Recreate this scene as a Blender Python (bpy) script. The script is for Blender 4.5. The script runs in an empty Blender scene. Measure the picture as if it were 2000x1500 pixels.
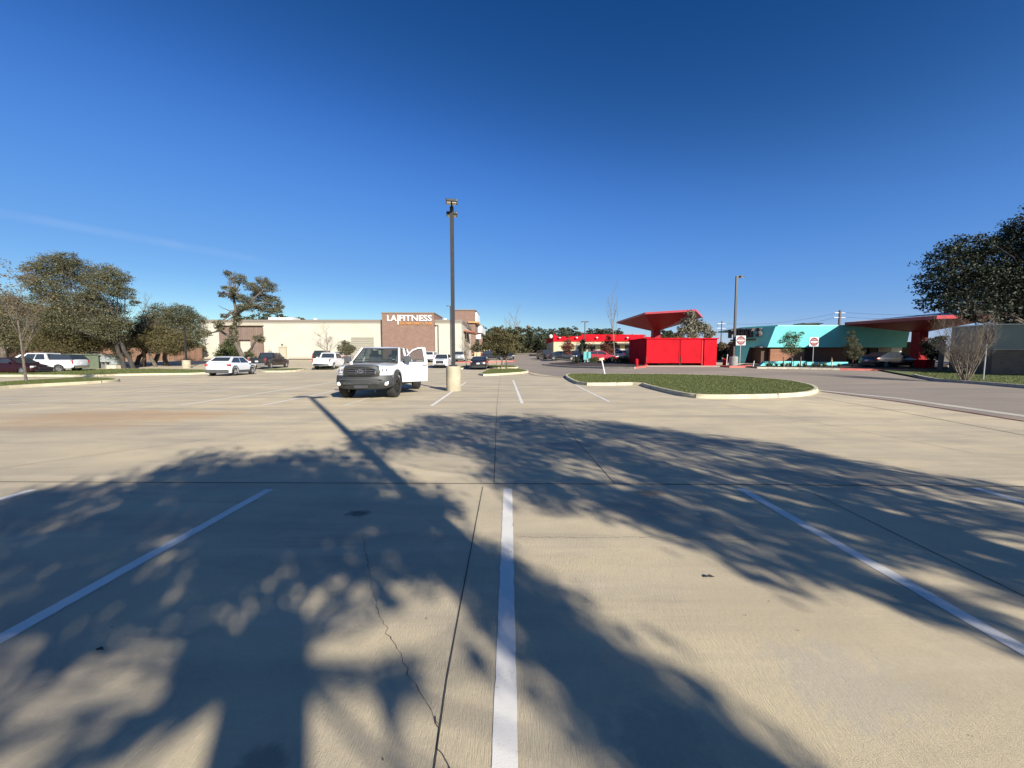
import bpy, bmesh, math, random
import numpy as np
from mathutils import Vector, Matrix, Euler
R = math.radians
random.seed(7); RNG = np.random.default_rng(11)
C = bpy.context.scene.collection
sc = bpy.context.scene

# ------------------------------------------------------------------ camera
FPX, HCAM = 751.0, 1.54
PITCH, YAW = math.atan(54/FPX), math.atan(4/FPX)
cam = bpy.data.cameras.new('camera'); camo = bpy.data.objects.new('camera', cam); C.objects.link(camo)
camo.location = (0, 0, HCAM); camo.rotation_euler = (math.pi/2-PITCH, 0, -YAW)
cam.sensor_width = 36; cam.lens = FPX/2000*36; cam.clip_start = .05; cam.clip_end = 5000
sc.camera = camo
# ------------------------------------------------------------------ light
SUN_EL = R(26.0); SUN_AZ = math.atan2(.53, -.848)      # clockwise from +Y
sdir = Vector((math.sin(SUN_AZ)*math.cos(SUN_EL), math.cos(SUN_AZ)*math.cos(SUN_EL), math.sin(SUN_EL)))
w = bpy.data.worlds.new('World'); sc.world = w; w.use_nodes = True
nt = w.node_tree; nt.nodes.clear()
sky = nt.nodes.new('ShaderNodeTexSky'); sky.sky_type = 'NISHITA'; sky.sun_disc = False
sky.sun_elevation = SUN_EL; sky.sun_rotation = SUN_AZ
sky.altitude = 300; sky.air_density = 1.0; sky.dust_density = .35; sky.ozone_density = 2.5
bg = nt.nodes.new('ShaderNodeBackground'); bg.inputs[1].default_value = .1
hs = nt.nodes.new('ShaderNodeHueSaturation'); hs.inputs['Saturation'].default_value = 1.12; hs.inputs['Value'].default_value = .105
cv = nt.nodes.new('ShaderNodeRGBCurve'); cv.mapping.use_clip = False; cv.mapping.extend = 'HORIZONTAL'
for k, pts in enumerate((((0, 0), (.055, .006), (.117, .040), (.367, .140), (1, .55)), ((0, 0), (.12, .037), (.246, .130), (.604, .285), (1, .60)), ((0, 0), (.258, .138), (.468, .37), (.807, .475), (1, .56)))):
    c = cv.mapping.curves[k]
    for i, p in enumerate(pts):
        if i in (0, len(pts)-1): c.points[0 if i == 0 else len(c.points)-1].location = p
        else: c.points.new(*p)
cv.mapping.update()
vm = nt.nodes.new('ShaderNodeVectorMath'); vm.operation = 'SCALE'; vm.inputs['Scale'].default_value = 10
out = nt.nodes.new('ShaderNodeOutputWorld')
nt.links.new(sky.outputs[0], hs.inputs['Color']); nt.links.new(hs.outputs[0], cv.inputs['Color']); tcw = nt.nodes.new('ShaderNodeTexCoord').outputs['Generated']
def wdot(vec, f0, f1, v0, v1, ab=False):
    d_ = nt.nodes.new('ShaderNodeVectorMath'); d_.operation = 'DOT_PRODUCT'; nt.links.new(tcw, d_.inputs[0]); d_.inputs[1].default_value = vec; o_ = d_.outputs['Value']
    if ab:
        a_ = nt.nodes.new('ShaderNodeMath'); a_.operation = 'ABSOLUTE'; nt.links.new(o_, a_.inputs[0]); o_ = a_.outputs[0]
    m_ = nt.nodes.new('ShaderNodeMapRange'); m_.interpolation_type = 'SMOOTHSTEP'; nt.links.new(o_, m_.inputs[0])
    for k_, v_ in ((1, f0), (2, f1), (3, v0), (4, v1)): m_.inputs[k_].default_value = v_
    return m_.outputs[0]
def pdir(px, py):
    a_, b_ = (px-1000)/FPX, (750-py)/FPX; v_ = Vector((a_, math.cos(PITCH)+math.sin(PITCH)*b_, -math.sin(PITCH)+math.cos(PITCH)*b_)); return v_.normalized()
d1, d2 = pdir(90, 432), pdir(420, 492); nrm = d1.cross(d2).normalized(); mid_ = (d1+d2).normalized()
nzc = nt.nodes.new('ShaderNodeTexNoise'); nzc.inputs['Scale'].default_value = 16; nzc.inputs['Detail'].default_value = 6; nt.links.new(tcw, nzc.inputs['Vector'])
def wmul(a_, b_):
    m_ = nt.nodes.new('ShaderNodeMath'); m_.operation = 'MULTIPLY'
    for k_, v_ in ((0, a_), (1, b_)):
        if isinstance(v_, float): m_.inputs[k_].default_value = v_
        else: nt.links.new(v_, m_.inputs[k_])
    return m_.outputs[0]
cl_ = wmul(wmul(wmul(wdot(nrm, .001, .011, 1, 0, True), wdot(mid_, .968, .999, 0, 1)), nzc.outputs[0]), .11)
mxc = nt.nodes.new('ShaderNodeMix'); mxc.data_type = 'RGBA'; nt.links.new(cl_, mxc.inputs[0]); nt.links.new(cv.outputs[0], mxc.inputs[6]); mxc.inputs[7].default_value = (.45, .47, .52, 1)
nt.links.new(mxc.outputs[2], vm.inputs[0]); nt.links.new(vm.outputs[0], bg.inputs[0]); nt.links.new(bg.outputs[0], out.inputs[0])
sl = bpy.data.lights.new('sun', 'SUN'); sl.energy = 5.0; sl.angle = R(.53); sl.color = (1, .94, .84)
so = bpy.data.objects.new('sun', sl); C.objects.link(so); so.rotation_euler = sdir.to_track_quat('Z', 'Y').to_euler()
sc.view_settings.view_transform = 'Standard'; sc.view_settings.look = 'None'
sc.view_settings.exposure = 0.9; sc.view_settings.gamma = 1.0

# ------------------------------------------------------------------ terrain height
def interp(y, pts):
    if y <= pts[0][0]: return pts[0][1]
    for (a, va), (b, vb) in zip(pts, pts[1:]):
        if y <= b: return va+(vb-va)*(y-a)/(b-a)
    return pts[-1][1]
LP = [(38, 0), (46, .12), (60, .56), (75, 1.08), (100, 1.85), (150, 3.4), (240, 4.6), (600, 6)]
RP = [(19, 0), (23, .07), (27, .22), (31, .38), (38, .6), (50, .85), (70, 1.25), (100, 1.95), (150, 3.4), (240, 4.6), (600, 6)]
def h0(x, y):
    t = min(1, max(0, (x-3)/9)); t = t*t*(3-2*t)
    return interp(y, LP)*(1-t)+interp(y, RP)*t
def axis(lo, hi, dense_lo, dense_hi, step):
    a = [dense_lo+i*step for i in range(int((dense_hi-dense_lo)/step)+1)]
    s, v = step, dense_hi
    while v < hi: s *= 1.35; v += s; a.append(v)
    s, v = step, dense_lo
    while v > lo: s *= 1.35; v -= s; a.insert(0, v)
    return a
GX = axis(-1500, 1500, -70, 60, 1.0); GY = axis(-60, 2500, -8, 100, 1.0)
GXn, GYn = np.array(GX), np.array(GY)
GH = np.array([[h0(x, y) for x in GX] for y in GY])
def gh(x, y):
    i = min(max(int(np.searchsorted(GXn, x))-1, 0), len(GX)-2); j = min(max(int(np.searchsorted(GYn, y))-1, 0), len(GY)-2)
    tx = (x-GX[i])/(GX[i+1]-GX[i]); ty = (y-GY[j])/(GY[j+1]-GY[j])
    return (GH[j, i]*(1-tx)+GH[j, i+1]*tx)*(1-ty)+(GH[j+1, i]*(1-tx)+GH[j+1, i+1]*tx)*ty
def ray(px, py):
    a, b = (px-1000)/FPX, (750-py)/FPX
    y = math.cos(PITCH)+math.sin(PITCH)*b; z = -math.sin(PITCH)+math.cos(PITCH)*b
    return Vector((a*math.cos(YAW)+y*math.sin(YAW), -a*math.sin(YAW)+y*math.cos(YAW), z))
def at(px, py, Y):
    d = ray(px, py); return Vector((0, 0, HCAM))+d*(Y/d.y)
def P(px, py):
    """where the line of sight meets the ground"""
    d = ray(px, py); t, st = 1.0, .5; o = Vector((0, 0, HCAM))
    while t < 400:
        p = o+d*t
        if p.z <= gh(p.x, p.y): break
        t += st
    lo, hi = t-st, t
    for _ in range(25):
        m = (lo+hi)/2; p = o+d*m
        if p.z <= gh(p.x, p.y): hi = m
        else: lo = m
    return o+d*hi
def G(px, Y):
    p = at(px, 700, Y); return Vector((p.x, Y, gh(p.x, Y)))
def SC(n, Y): return n/FPX*Y

# ------------------------------------------------------------------ materials
MATS = {}
def mat(name, col, rough=.7, metal=0., var=.12, scale=6., bump=0., bscale=60., spec=.5, coat=0., col2=None):
    if name in MATS: return MATS[name]
    m = bpy.data.materials.new(name); m.use_nodes = True; n = m.node_tree.nodes; l = m.node_tree.links
    b = n['Principled BSDF']; b.inputs['Roughness'].default_value = rough; b.inputs['Metallic'].default_value = metal
    b.inputs['Specular IOR Level'].default_value = spec; b.inputs['Coat Weight'].default_value = coat
    tc = n.new('ShaderNodeTexCoord'); nz = n.new('ShaderNodeTexNoise'); nz.inputs['Scale'].default_value = scale; nz.inputs['Detail'].default_value = 6
    l.new(tc.outputs['Object'], nz.inputs['Vector'])
    mx = n.new('ShaderNodeMix'); mx.data_type = 'RGBA'; c2 = col2 or tuple(c*(1-var*1.6) for c in col); c1 = col if col2 else tuple(min(1, c*(1+var)) for c in col)
    mx.inputs[6].default_value = (*c1, 1); mx.inputs[7].default_value = (*c2, 1)
    rp = n.new('ShaderNodeMapRange'); rp.inputs[1].default_value = .3; rp.inputs[2].default_value = .7
    l.new(nz.outputs[0], rp.inputs[0]); l.new(rp.outputs[0], mx.inputs[0]); l.new(mx.outputs[2], b.inputs['Base Color'])
    if bump:
        n2 = n.new('ShaderNodeTexNoise'); n2.inputs['Scale'].default_value = bscale; n2.inputs['Detail'].default_value = 4; l.new(tc.outputs['Object'], n2.inputs['Vector'])
        bp = n.new('ShaderNodeBump'); bp.inputs['Strength'].default_value = bump; bp.inputs['Distance'].default_value = .02
        l.new(n2.outputs[0], bp.inputs['Height']); l.new(bp.outputs[0], b.inputs['Normal'])
    MATS[name] = m; return m

def nodes(m): return m.node_tree.nodes, m.node_tree.links
def noise(n, l, vec, scale, detail=5, rough=.55, dist=0):
    t = n.new('ShaderNodeTexNoise'); t.inputs['Scale'].default_value = scale; t.inputs['Detail'].default_value = detail
    t.inputs['Roughness'].default_value = rough; t.inputs['Distortion'].default_value = dist; l.new(vec, t.inputs['Vector']); return t.outputs[0]
def ramp(n, l, src, a, b, ca, cb):
    r = n.new('ShaderNodeMapRange'); r.inputs[1].default_value = a; r.inputs[2].default_value = b; r.inputs[3].default_value = ca; r.inputs[4].default_value = cb
    l.new(src, r.inputs[0]); return r.outputs[0]
def mixc(n, l, f, a, b, mode='MIX'):
    m = n.new('ShaderNodeMix'); m.data_type = 'RGBA'; m.blend_type = mode
    if isinstance(f, (int, float)): m.inputs[0].default_value = f
    else: l.new(f, m.inputs[0])
    for k, v in ((6, a), (7, b)):
        if isinstance(v, tuple): m.inputs[k].default_value = (*v, 1)
        else: l.new(v, m.inputs[k])
    return m.outputs[2]
def mathn(n, l, op, a, b=0.0):
    m = n.new('ShaderNodeMath'); m.operation = op
    for k, v in ((0, a), (1, b)):
        if isinstance(v, (int, float)): m.inputs[k].default_value = v
        else: l.new(v, m.inputs[k])
    return m.outputs[0]

def concrete_mat():
    m = bpy.data.materials.new('lot_concrete'); m.use_nodes = True; n, l = nodes(m); b = n['Principled BSDF']
    g = n.new('ShaderNodeNewGeometry').outputs['Position']
    mp = n.new('ShaderNodeMapping'); l.new(g, mp.inputs[0]); v = mp.outputs[0]
    big = noise(n, l, v, .12, 6, .6, .4); mid = noise(n, l, v, .9, 7, .65, .3); fine = noise(n, l, v, 45, 4, .7); sp = noise(n, l, v, 230, 3, .8)
    col = mixc(n, l, ramp(n, l, big, .35, .65, 0, 1), (.635, .522, .325), (.485, .405, .270))
    col = mixc(n, l, ramp(n, l, mid, .38, .66, 0, .55), col, (.37, .315, .238))
    # long wiped stains in the direction cars drive across the aisle
    mp2 = n.new('ShaderNodeMapping'); mp2.inputs['Scale'].default_value = (.09, .75, 1); l.new(g, mp2.inputs[0])
    st = noise(n, l, mp2.outputs[0], 1.6, 7, .62, .6)
    col = mixc(n, l, ramp(n, l, st, .48, .68, 0, .6), col, (.255, .225, .185))
    st2 = noise(n, l, mp2.outputs[0], 4.2, 5, .6, .2)
    col = mixc(n, l, ramp(n, l, st2, .52, .7, 0, .5), col, (.62, .52, .36))
    # slab to slab differences
    vo = n.new('ShaderNodeTexVoronoi'); vo.inputs['Randomness'].default_value = 0; mp3 = n.new('ShaderNodeMapping')
    mp3.inputs['Scale'].default_value = (.22, .22, 0); mp3.inputs['Location'].default_value = (.565, .52, 0); l.new(g, mp3.inputs[0]); l.new(mp3.outputs[0], vo.inputs['Vector'])
    vo.inputs['Scale'].default_value = 1
    bw = n.new('ShaderNodeRGBToBW'); l.new(vo.outputs['Color'], bw.inputs[0])
    col = mixc(n, l, ramp(n, l, bw.outputs[0], .2, .8, 0, .18), col, (.26, .24, .215))
    # iron coloured stain on the left
    small = noise(n, l, v, 9, 5, .6, .8)
    def blob(x, y, rx, ry, c, amt, col, k=1.3):
        q = n.new('ShaderNodeMapping'); q.vector_type = 'POINT'; q.inputs['Scale'].default_value = (1/rx, 1/ry, 0); q.inputs['Location'].default_value = (-x/rx, -y/ry, 0)
        l.new(g, q.inputs[0]); d = n.new('ShaderNodeVectorMath'); d.operation = 'LENGTH'; l.new(q.outputs[0], d.inputs[0])
        dd = mathn(n, l, 'ADD', d.outputs['Value'], mathn(n, l, 'MULTIPLY', mathn(n, l, 'SUBTRACT', mid if rx > .6 else small, .5), k*1.6))
        return mixc(n, l, ramp(n, l, dd, .55, 1.1, amt, 0), col, c)
    for (px, py, rx, ry, c, a) in ((240, 812, 3.4, 1.1, (.42, .25, .12), .55), (150, 830, 2.4, .7, (.40, .25, .13), .4), (700, 1003, .13, .085, (.05, .048, .045), .75),
                                   (1270, 963, .16, .12, (.07, .066, .06), .6), (1120, 770, .9, .25, (.55, .48, .36), .6), (1500, 1180, .55, .6, (.50, .41, .27), .6),
                                   (1640, 1330, .35, .3, (.47, .42, .33), .5), (900, 860, .4, .5, (.22, .2, .18), .4), (1050, 800, 1.2, .4, (.24, .22, .19), .35),
                                   (515, 1490, .1, .07, (.12, .11, .10), .5), (1300, 1440, .25, .2, (.26, .24, .20), .4)):
        p = P(px, py); col = blob(p.x, p.y, rx, ry, c, a, col)
    col = mixc(n, l, ramp(n, l, fine, .3, .7, 0, .30), col, mixc(n, l, .5, col, (.12, .11, .10)))
    col = mixc(n, l, ramp(n, l, sp, .56, .74, 0, .55), col, (.13, .12, .10))
    col = mixc(n, l, ramp(n, l, sp, .26, .40, .45, 0), col, (.62, .57, .47))
    l.new(col, b.inputs['Base Color']); b.inputs['Roughness'].default_value = .86; b.inputs['Specular IOR Level'].default_value = .3
    vo2 = n.new('ShaderNodeTexVoronoi'); vo2.inputs['Scale'].default_value = 1.7; l.new(v, vo2.inputs['Vector'])
    dd = mathn(n, l, 'ADD', vo2.outputs['Distance'], mathn(n, l, 'MULTIPLY', mathn(n, l, 'SUBTRACT', small, .5), .10))
    sel = n.new('ShaderNodeRGBToBW'); l.new(vo2.outputs['Color'], sel.inputs[0])
    col = mixc(n, l, mathn(n, l, 'MULTIPLY', ramp(n, l, dd, .02, .055, .75, 0), ramp(n, l, sel.outputs[0], .55, .7, 0, 1)), col, (.11, .10, .09))
    vo3 = n.new('ShaderNodeTexVoronoi'); vo3.inputs['Scale'].default_value = 7.5; l.new(v, vo3.inputs['Vector']); s3 = n.new('ShaderNodeRGBToBW'); l.new(vo3.outputs['Color'], s3.inputs[0])
    col = mixc(n, l, mathn(n, l, 'MULTIPLY', ramp(n, l, vo3.outputs['Distance'], .03, .09, .7, 0), ramp(n, l, s3.outputs[0], .6, .7, 0, 1)), col, (.13, .115, .10))
    mp5 = n.new('ShaderNodeMapping'); mp5.inputs['Scale'].default_value = (2.6, .16, 1); mp5.inputs['Rotation'].default_value = (0, 0, .05); l.new(g, mp5.inputs[0])
    tr_ = noise(n, l, mp5.outputs[0], 1.1, 5, .6, .3); col = mixc(n, l, ramp(n, l, tr_, .54, .72, 0, .4), col, (.27, .245, .21))
    # broomed surface
    mp4 = n.new('ShaderNodeMapping'); mp4.inputs['Scale'].default_value = (170, 16, 20); l.new(g, mp4.inputs[0])
    br = noise(n, l, mp4.outputs[0], 1, 3, .6)
    hgt = mathn(n, l, 'ADD', mathn(n, l, 'MULTIPLY', br, .7), mathn(n, l, 'ADD', mathn(n, l, 'MULTIPLY', sp, .6), mathn(n, l, 'MULTIPLY', fine, .3)))
    bp = n.new('ShaderNodeBump'); bp.inputs['Strength'].default_value = .8; bp.inputs['Distance'].default_value = .007
    l.new(hgt, bp.inputs['Height']); l.new(bp.outputs[0], b.inputs['Normal'])
    return m
def worn_paint(name, col, under, wear):
    m = bpy.data.materials.new(name); m.use_nodes = True; n, l = nodes(m); b = n['Principled BSDF']
    g = n.new('ShaderNodeNewGeometry').outputs['Position']
    a = noise(n, l, g, 55, 5, .75); c = noise(n, l, g, 2.2, 4, .6); sp = noise(n, l, g, 190, 2, .8)
    s = mathn(n, l, 'ADD', mathn(n, l, 'MULTIPLY', a, .5), mathn(n, l, 'ADD', mathn(n, l, 'MULTIPLY', c, .3), mathn(n, l, 'MULTIPLY', sp, .2)))
    cc = mixc(n, l, ramp(n, l, s, wear, wear+.1, 0, .85), col, under)
    cc = mixc(n, l, ramp(n, l, c, .35, .7, 0, .2), cc, tuple(x*.6 for x in col))
    l.new(cc, b.inputs['Base Color']); b.inputs['Roughness'].default_value = .7
    bp = n.new('ShaderNodeBump'); bp.inputs['Strength'].default_value = .4; bp.inputs['Distance'].default_value = .004; l.new(sp, bp.inputs['Height']); l.new(bp.outputs[0], b.inputs['Normal'])
    return m
def asphalt_mat(name, c1, c2):
    m = bpy.data.materials.new(name); m.use_nodes = True; n, l = nodes(m); b = n['Principled BSDF']
    g = n.new('ShaderNodeNewGeometry').outputs['Position']
    mp = n.new('ShaderNodeMapping'); mp.inputs['Scale'].default_value = (.3, .9, 1); l.new(g, mp.inputs[0])
    big = noise(n, l, mp.outputs[0], .5, 6, .6, .5); fine = noise(n, l, g, 60, 4, .8)
    col = mixc(n, l, ramp(n, l, big, .35, .65, 0, 1), c1, c2); col = mixc(n, l, ramp(n, l, fine, .45, .65, 0, .35), col, tuple(x*.5 for x in c2))
    l.new(col, b.inputs['Base Color']); b.inputs['Roughness'].default_value = .9
    bp = n.new('ShaderNodeBump'); bp.inputs['Strength'].default_value = .5; bp.inputs['Distance'].default_value = .01; l.new(fine, bp.inputs['Height']); l.new(bp.outputs[0], b.inputs['Normal'])
    return m
def brick_mat(name, c1, c2, mortar, w_=.4, h_=.13, ms=.012, vert='XZ', noise_amt=.3):
    m = bpy.data.materials.new(name); m.use_nodes = True; n, l = nodes(m); b = n['Principled BSDF']
    g = n.new('ShaderNodeTexCoord').outputs['Object']; s = n.new('ShaderNodeSeparateXYZ'); l.new(g, s.inputs[0]); c = n.new('ShaderNodeCombineXYZ')
    l.new(mathn(n, l, 'ADD', s.outputs[0], s.outputs[1]), c.inputs[0]); l.new(s.outputs[2], c.inputs[1])
    t = n.new('ShaderNodeTexBrick'); l.new(c.outputs[0], t.inputs[0]); t.inputs['Color1'].default_value = (*c1, 1); t.inputs['Color2'].default_value = (*c2, 1); t.inputs['Mortar'].default_value = (*mortar, 1)
    t.inputs['Scale'].default_value = 1; t.inputs['Brick Width'].default_value = w_; t.inputs['Row Height'].default_value = h_; t.inputs['Mortar Size'].default_value = ms
    nz = noise(n, l, g, 1.3, 5, .6)
    l.new(mixc(n, l, ramp(n, l, nz, .35, .65, 0, noise_amt), t.outputs[0], tuple(x*.65 for x in c2)), b.inputs['Base Color']); b.inputs['Roughness'].default_value = .85
    return m
def leaf_mat(name, c1, c2, c3=None, trans=.25):
    m = bpy.data.materials.new(name); m.use_nodes = True; n, l = nodes(m); b = n['Principled BSDF']
    a = n.new('ShaderNodeAttribute'); a.attribute_name = 'tint'
    f = a.outputs['Fac']
    col = mixc(n, l, ramp(n, l, f, 0, .6, 0, 1), c1, c2)
    if c3: col = mixc(n, l, ramp(n, l, f, .6, 1, 0, 1), col, c3)
    l.new(col, b.inputs['Base Color']); b.inputs['Roughness'].default_value = .6; b.inputs['Specular IOR Level'].default_value = .3
    tr = n.new('ShaderNodeBsdfTranslucent'); l.new(col, tr.inputs[0]); mx = n.new('ShaderNodeMixShader'); mx.inputs[0].default_value = trans
    l.new(b.outputs[0], mx.inputs[1]); l.new(tr.outputs[0], mx.inputs[2]); l.new(mx.outputs[0], n['Material Output'].inputs[0])
    return m
def glass_mat(name, col=(.02, .025, .03), alpha=.0):
    m = bpy.data.materials.new(name); m.use_nodes = True; n, l = nodes(m); b = n['Principled BSDF']
    nz = noise(n, l, n.new('ShaderNodeTexCoord').outputs['Object'], 3, 2)
    l.new(mixc(n, l, nz, col, tuple(c*1.6 for c in col)), b.inputs['Base Color']); b.inputs['Roughness'].default_value = .04; b.inputs['Specular IOR Level'].default_value = .8
    if alpha:
        t = n.new('ShaderNodeBsdfTransparent'); t.inputs[0].default_value = (.78, .84, .84, 1); mx = n.new('ShaderNodeMixShader'); mx.inputs[0].default_value = 1-alpha
        l.new(t.outputs[0], mx.inputs[1]); l.new(b.outputs[0], mx.inputs[2]); l.new(mx.outputs[0], n['Material Output'].inputs[0])
    return m
def emit_free(name, col, rough=.4): return mat(name, col, rough, var=.03)

M_CONC = concrete_mat()
M_LINE = worn_paint('line_paint', (.68, .65, .585), (.44, .385, .29), .545)
M_LINE2 = worn_paint('faded_line_paint', (.56, .55, .50), (.42, .37, .29), .50)
M_REDLINE = worn_paint('red_line_paint', (.16, .035, .03), (.27, .22, .18), .52)
M_JOINT = mat('joint_filler', (.045, .042, .038), .9, scale=8)
M_PALE = mat('pale_joint', (.56, .49, .36), .9, scale=3)
M_CRACK = mat('crack_dark', (.06, .055, .05), .95)
M_ROAD = asphalt_mat('road_asphalt', (.29, .235, .18), (.215, .18, .142))
M_GUT = mat('gutter_concrete', (.47, .43, .35), .85, scale=1.5, bump=.4)
M_KERB = mat('kerb_concrete', (.50, .44, .30), .8, var=.14, scale=2.2, bump=.5, bscale=25)
M_KERBW = mat('kerb_concrete_worn', (.42, .38, .30), .85, var=.2, scale=5, bump=.5, bscale=30)
M_REDKERB = mat('red_kerb_paint', (.42, .10, .08), .7, scale=3)
M_GRASS = mat('grass_soil', (.085, .115, .03), .95, var=.25, scale=3, bump=1, bscale=40, col2=(.13, .14, .05))
M_DRY = mat('dry_ground', (.20, .16, .10), .95, var=.25, scale=.4, bump=1, bscale=10)
M_MULCH = mat('mulch', (.045, .028, .022), .95, bump=1, bscale=50, scale=15)
M_BARK = mat('oak_bark', (.115, .095, .075), .95, var=.35, scale=9, bump=1, bscale=14)
M_BARKD = mat('shaded_bark', (.05, .042, .035), .95, var=.35, scale=9, bump=1, bscale=14)  # bark darkened so its colour carries the shade on the left trunks
M_BARKL = mat('pale_bark', (.19, .165, .13), .95, var=.3, scale=9, bump=1, bscale=20)
M_STEEL = mat('bronze_pole_paint', (.036, .035, .033), .45, metal=.3, var=.08)
M_BLACK = mat('black_plastic', (.022, .022, .024), .5, var=.1)
M_TYRE = mat('tyre_rubber', (.018, .018, .018), .85, var=.15)
M_RIM = mat('alloy_rim', (.5, .5, .52), .3, metal=.8, var=.05)
M_GLASS = glass_mat('car_glass')
M_WIND = glass_mat('windscreen_glass', (.03, .04, .045), .55)
M_CHROME = mat('chrome', (.75, .75, .77), .12, metal=1, var=.03)
M_LAMP = mat('headlamp_lens', (.62, .62, .60), .12, var=.15, scale=30, spec=.8)
M_AMBER = mat('amber_lens', (.65, .33, .06), .25)
M_TAIL = mat('tail_lamp_red', (.35, .015, .015), .2)
M_PLATE = mat('plate_white', (.72, .72, .72), .4)
M_RED = mat('red_paint_wall', (.41, .009, .017), .9, spec=.08, var=.14, scale=1.1, bump=.3, bscale=14)
M_WHITE = mat('white_paint', (.60, .60, .57), .5, var=.04)
M_TEAL = mat('teal_paint', (.17, .58, .56), .85, spec=.15, var=.06, scale=1)

# ------------------------------------------------------------------ builders
def tag(o, label=None, cat=None, group=None, kind=None):
    if label: o['label'] = label
    if cat: o['category'] = cat
    if group: o['group'] = group
    if kind: o['kind'] = kind
    return o
def empty(name, loc, rz=0, label=None, cat=None, group=None):
    o = bpy.data.objects.new(name, None); o.empty_display_size = .3; C.objects.link(o); o.location = loc; o.rotation_euler = (0, 0, rz); return tag(o, label, cat, group)
class MB:
    def __init__(s): s.v = []; s.f = []
    def add(s, v, f):
        k = len(s.v); s.v += [tuple(p) for p in v]; s.f += [tuple(i+k for i in q) for q in f]; return s
    def box(s, c, d, rot=None, taper=1.0):
        x, y, z = d[0]/2, d[1]/2, d[2]/2; v = [Vector((a*x*(taper if e > 0 else 1), b*y*(taper if e > 0 else 1), e*z)) for e in (-1, 1) for a, b in ((-1, -1), (1, -1), (1, 1), (-1, 1))]
        if rot: v = [Euler(rot).to_matrix() @ p for p in v]
        return s.add([p+Vector(c) for p in v], [(3, 2, 1, 0), (4, 5, 6, 7), (0, 1, 5, 4), (1, 2, 6, 5), (2, 3, 7, 6), (3, 0, 4, 7)])
    def bx(s, x0, x1, y0, y1, z0, z1): return s.box(((x0+x1)/2, (y0+y1)/2, (z0+z1)/2), (x1-x0, y1-y0, z1-z0))
    def tube(s, pts, rad, n=8, cap=True):
        pts = [Vector(p) for p in pts]; rad = rad if isinstance(rad, (list, tuple)) else [rad]*len(pts); vs = []; fs = []
        up = Vector((.31, .17, .93))
        for i, p in enumerate(pts):
            d = (pts[min(i+1, len(pts)-1)]-pts[max(i-1, 0)]).normalized()
            if abs(d.dot(up)) > .98: up = Vector((1, .1, 0)).normalized()
            a = d.cross(up).normalized(); b = d.cross(a)
            for k in range(n):
                t = 2*math.pi*k/n; vs.append(p+(a*math.cos(t)+b*math.sin(t))*rad[i])
        for i in range(len(pts)-1):
            for k in range(n): fs.append((i*n+k, i*n+(k+1) % n, (i+1)*n+(k+1) % n, (i+1)*n+k))
        if cap: fs += [tuple(range(n-1, -1, -1)), tuple(range((len(pts)-1)*n, len(pts)*n))]
        return s.add(vs, fs)
    def cyl(s, a, b, r, n=20, r2=None): return s.tube([a, b], [r, r if r2 is None else r2], n)
    def lathe(s, prof, n=24, c=(0, 0, 0), axis='Z', caps=True):
        vs, fs = [], []
        for r, h in prof:
            for k in range(n):
                t = 2*math.pi*k/n; a, b = r*math.cos(t), r*math.sin(t)
                vs.append((a+c[0], b+c[1], h+c[2]) if axis == 'Z' else ((h+c[0], a+c[1], b+c[2]) if axis == 'X' else (a+c[0], h+c[1], b+c[2])))
        for i in range(len(prof)-1):
            for k in range(n): fs.append((i*n+k, i*n+(k+1) % n, (i+1)*n+(k+1) % n, (i+1)*n+k))
        if caps: fs += [tuple(range(n)), tuple(range((len(prof)-1)*n, len(prof)*n))]
        return s.add(vs, fs)
    def prism(s, poly, vec):
        n = len(poly); vec = Vector(vec); a = [Vector(p) for p in poly]
        return s.add(a+[p+vec for p in a], [tuple(range(n)), tuple(range(2*n-1, n-1, -1))]+[(i, (i+1) % n, n+(i+1) % n, n+i) for i in range(n)])
    def build(s, name, m, parent=None, smooth=False, bevel=0, loc=None, fix=True):
        me = bpy.data.meshes.new(name); bm = bmesh.new()
        vv = [bm.verts.new(p) for p in s.v]
        for f in s.f:
            try: bm.faces.new([vv[i] for i in f])
            except ValueError: pass
        if fix: bmesh.ops.recalc_face_normals(bm, faces=bm.faces)
        if bevel: bmesh.ops.bevel(bm, geom=[e for e in bm.edges if len(e.link_faces) == 2 and e.calc_face_angle(0) > .5], offset=bevel, segments=2, profile=.6, affect='EDGES', clamp_overlap=True)
        ng = [f for f in bm.faces if len(f.verts) > 4]
        if ng: bmesh.ops.triangulate(bm, faces=ng)
        bm.to_mesh(me); bm.free(); me.materials.append(m)
        if smooth:
            me.polygons.foreach_set('use_smooth', [True]*len(me.polygons))
            if hasattr(me, 'set_sharp_from_angle'): me.set_sharp_from_angle(angle=R(38))
        o = bpy.data.objects.new(name, me); C.objects.link(o); o.parent = parent
        if loc: o.location = loc
        return o

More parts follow.
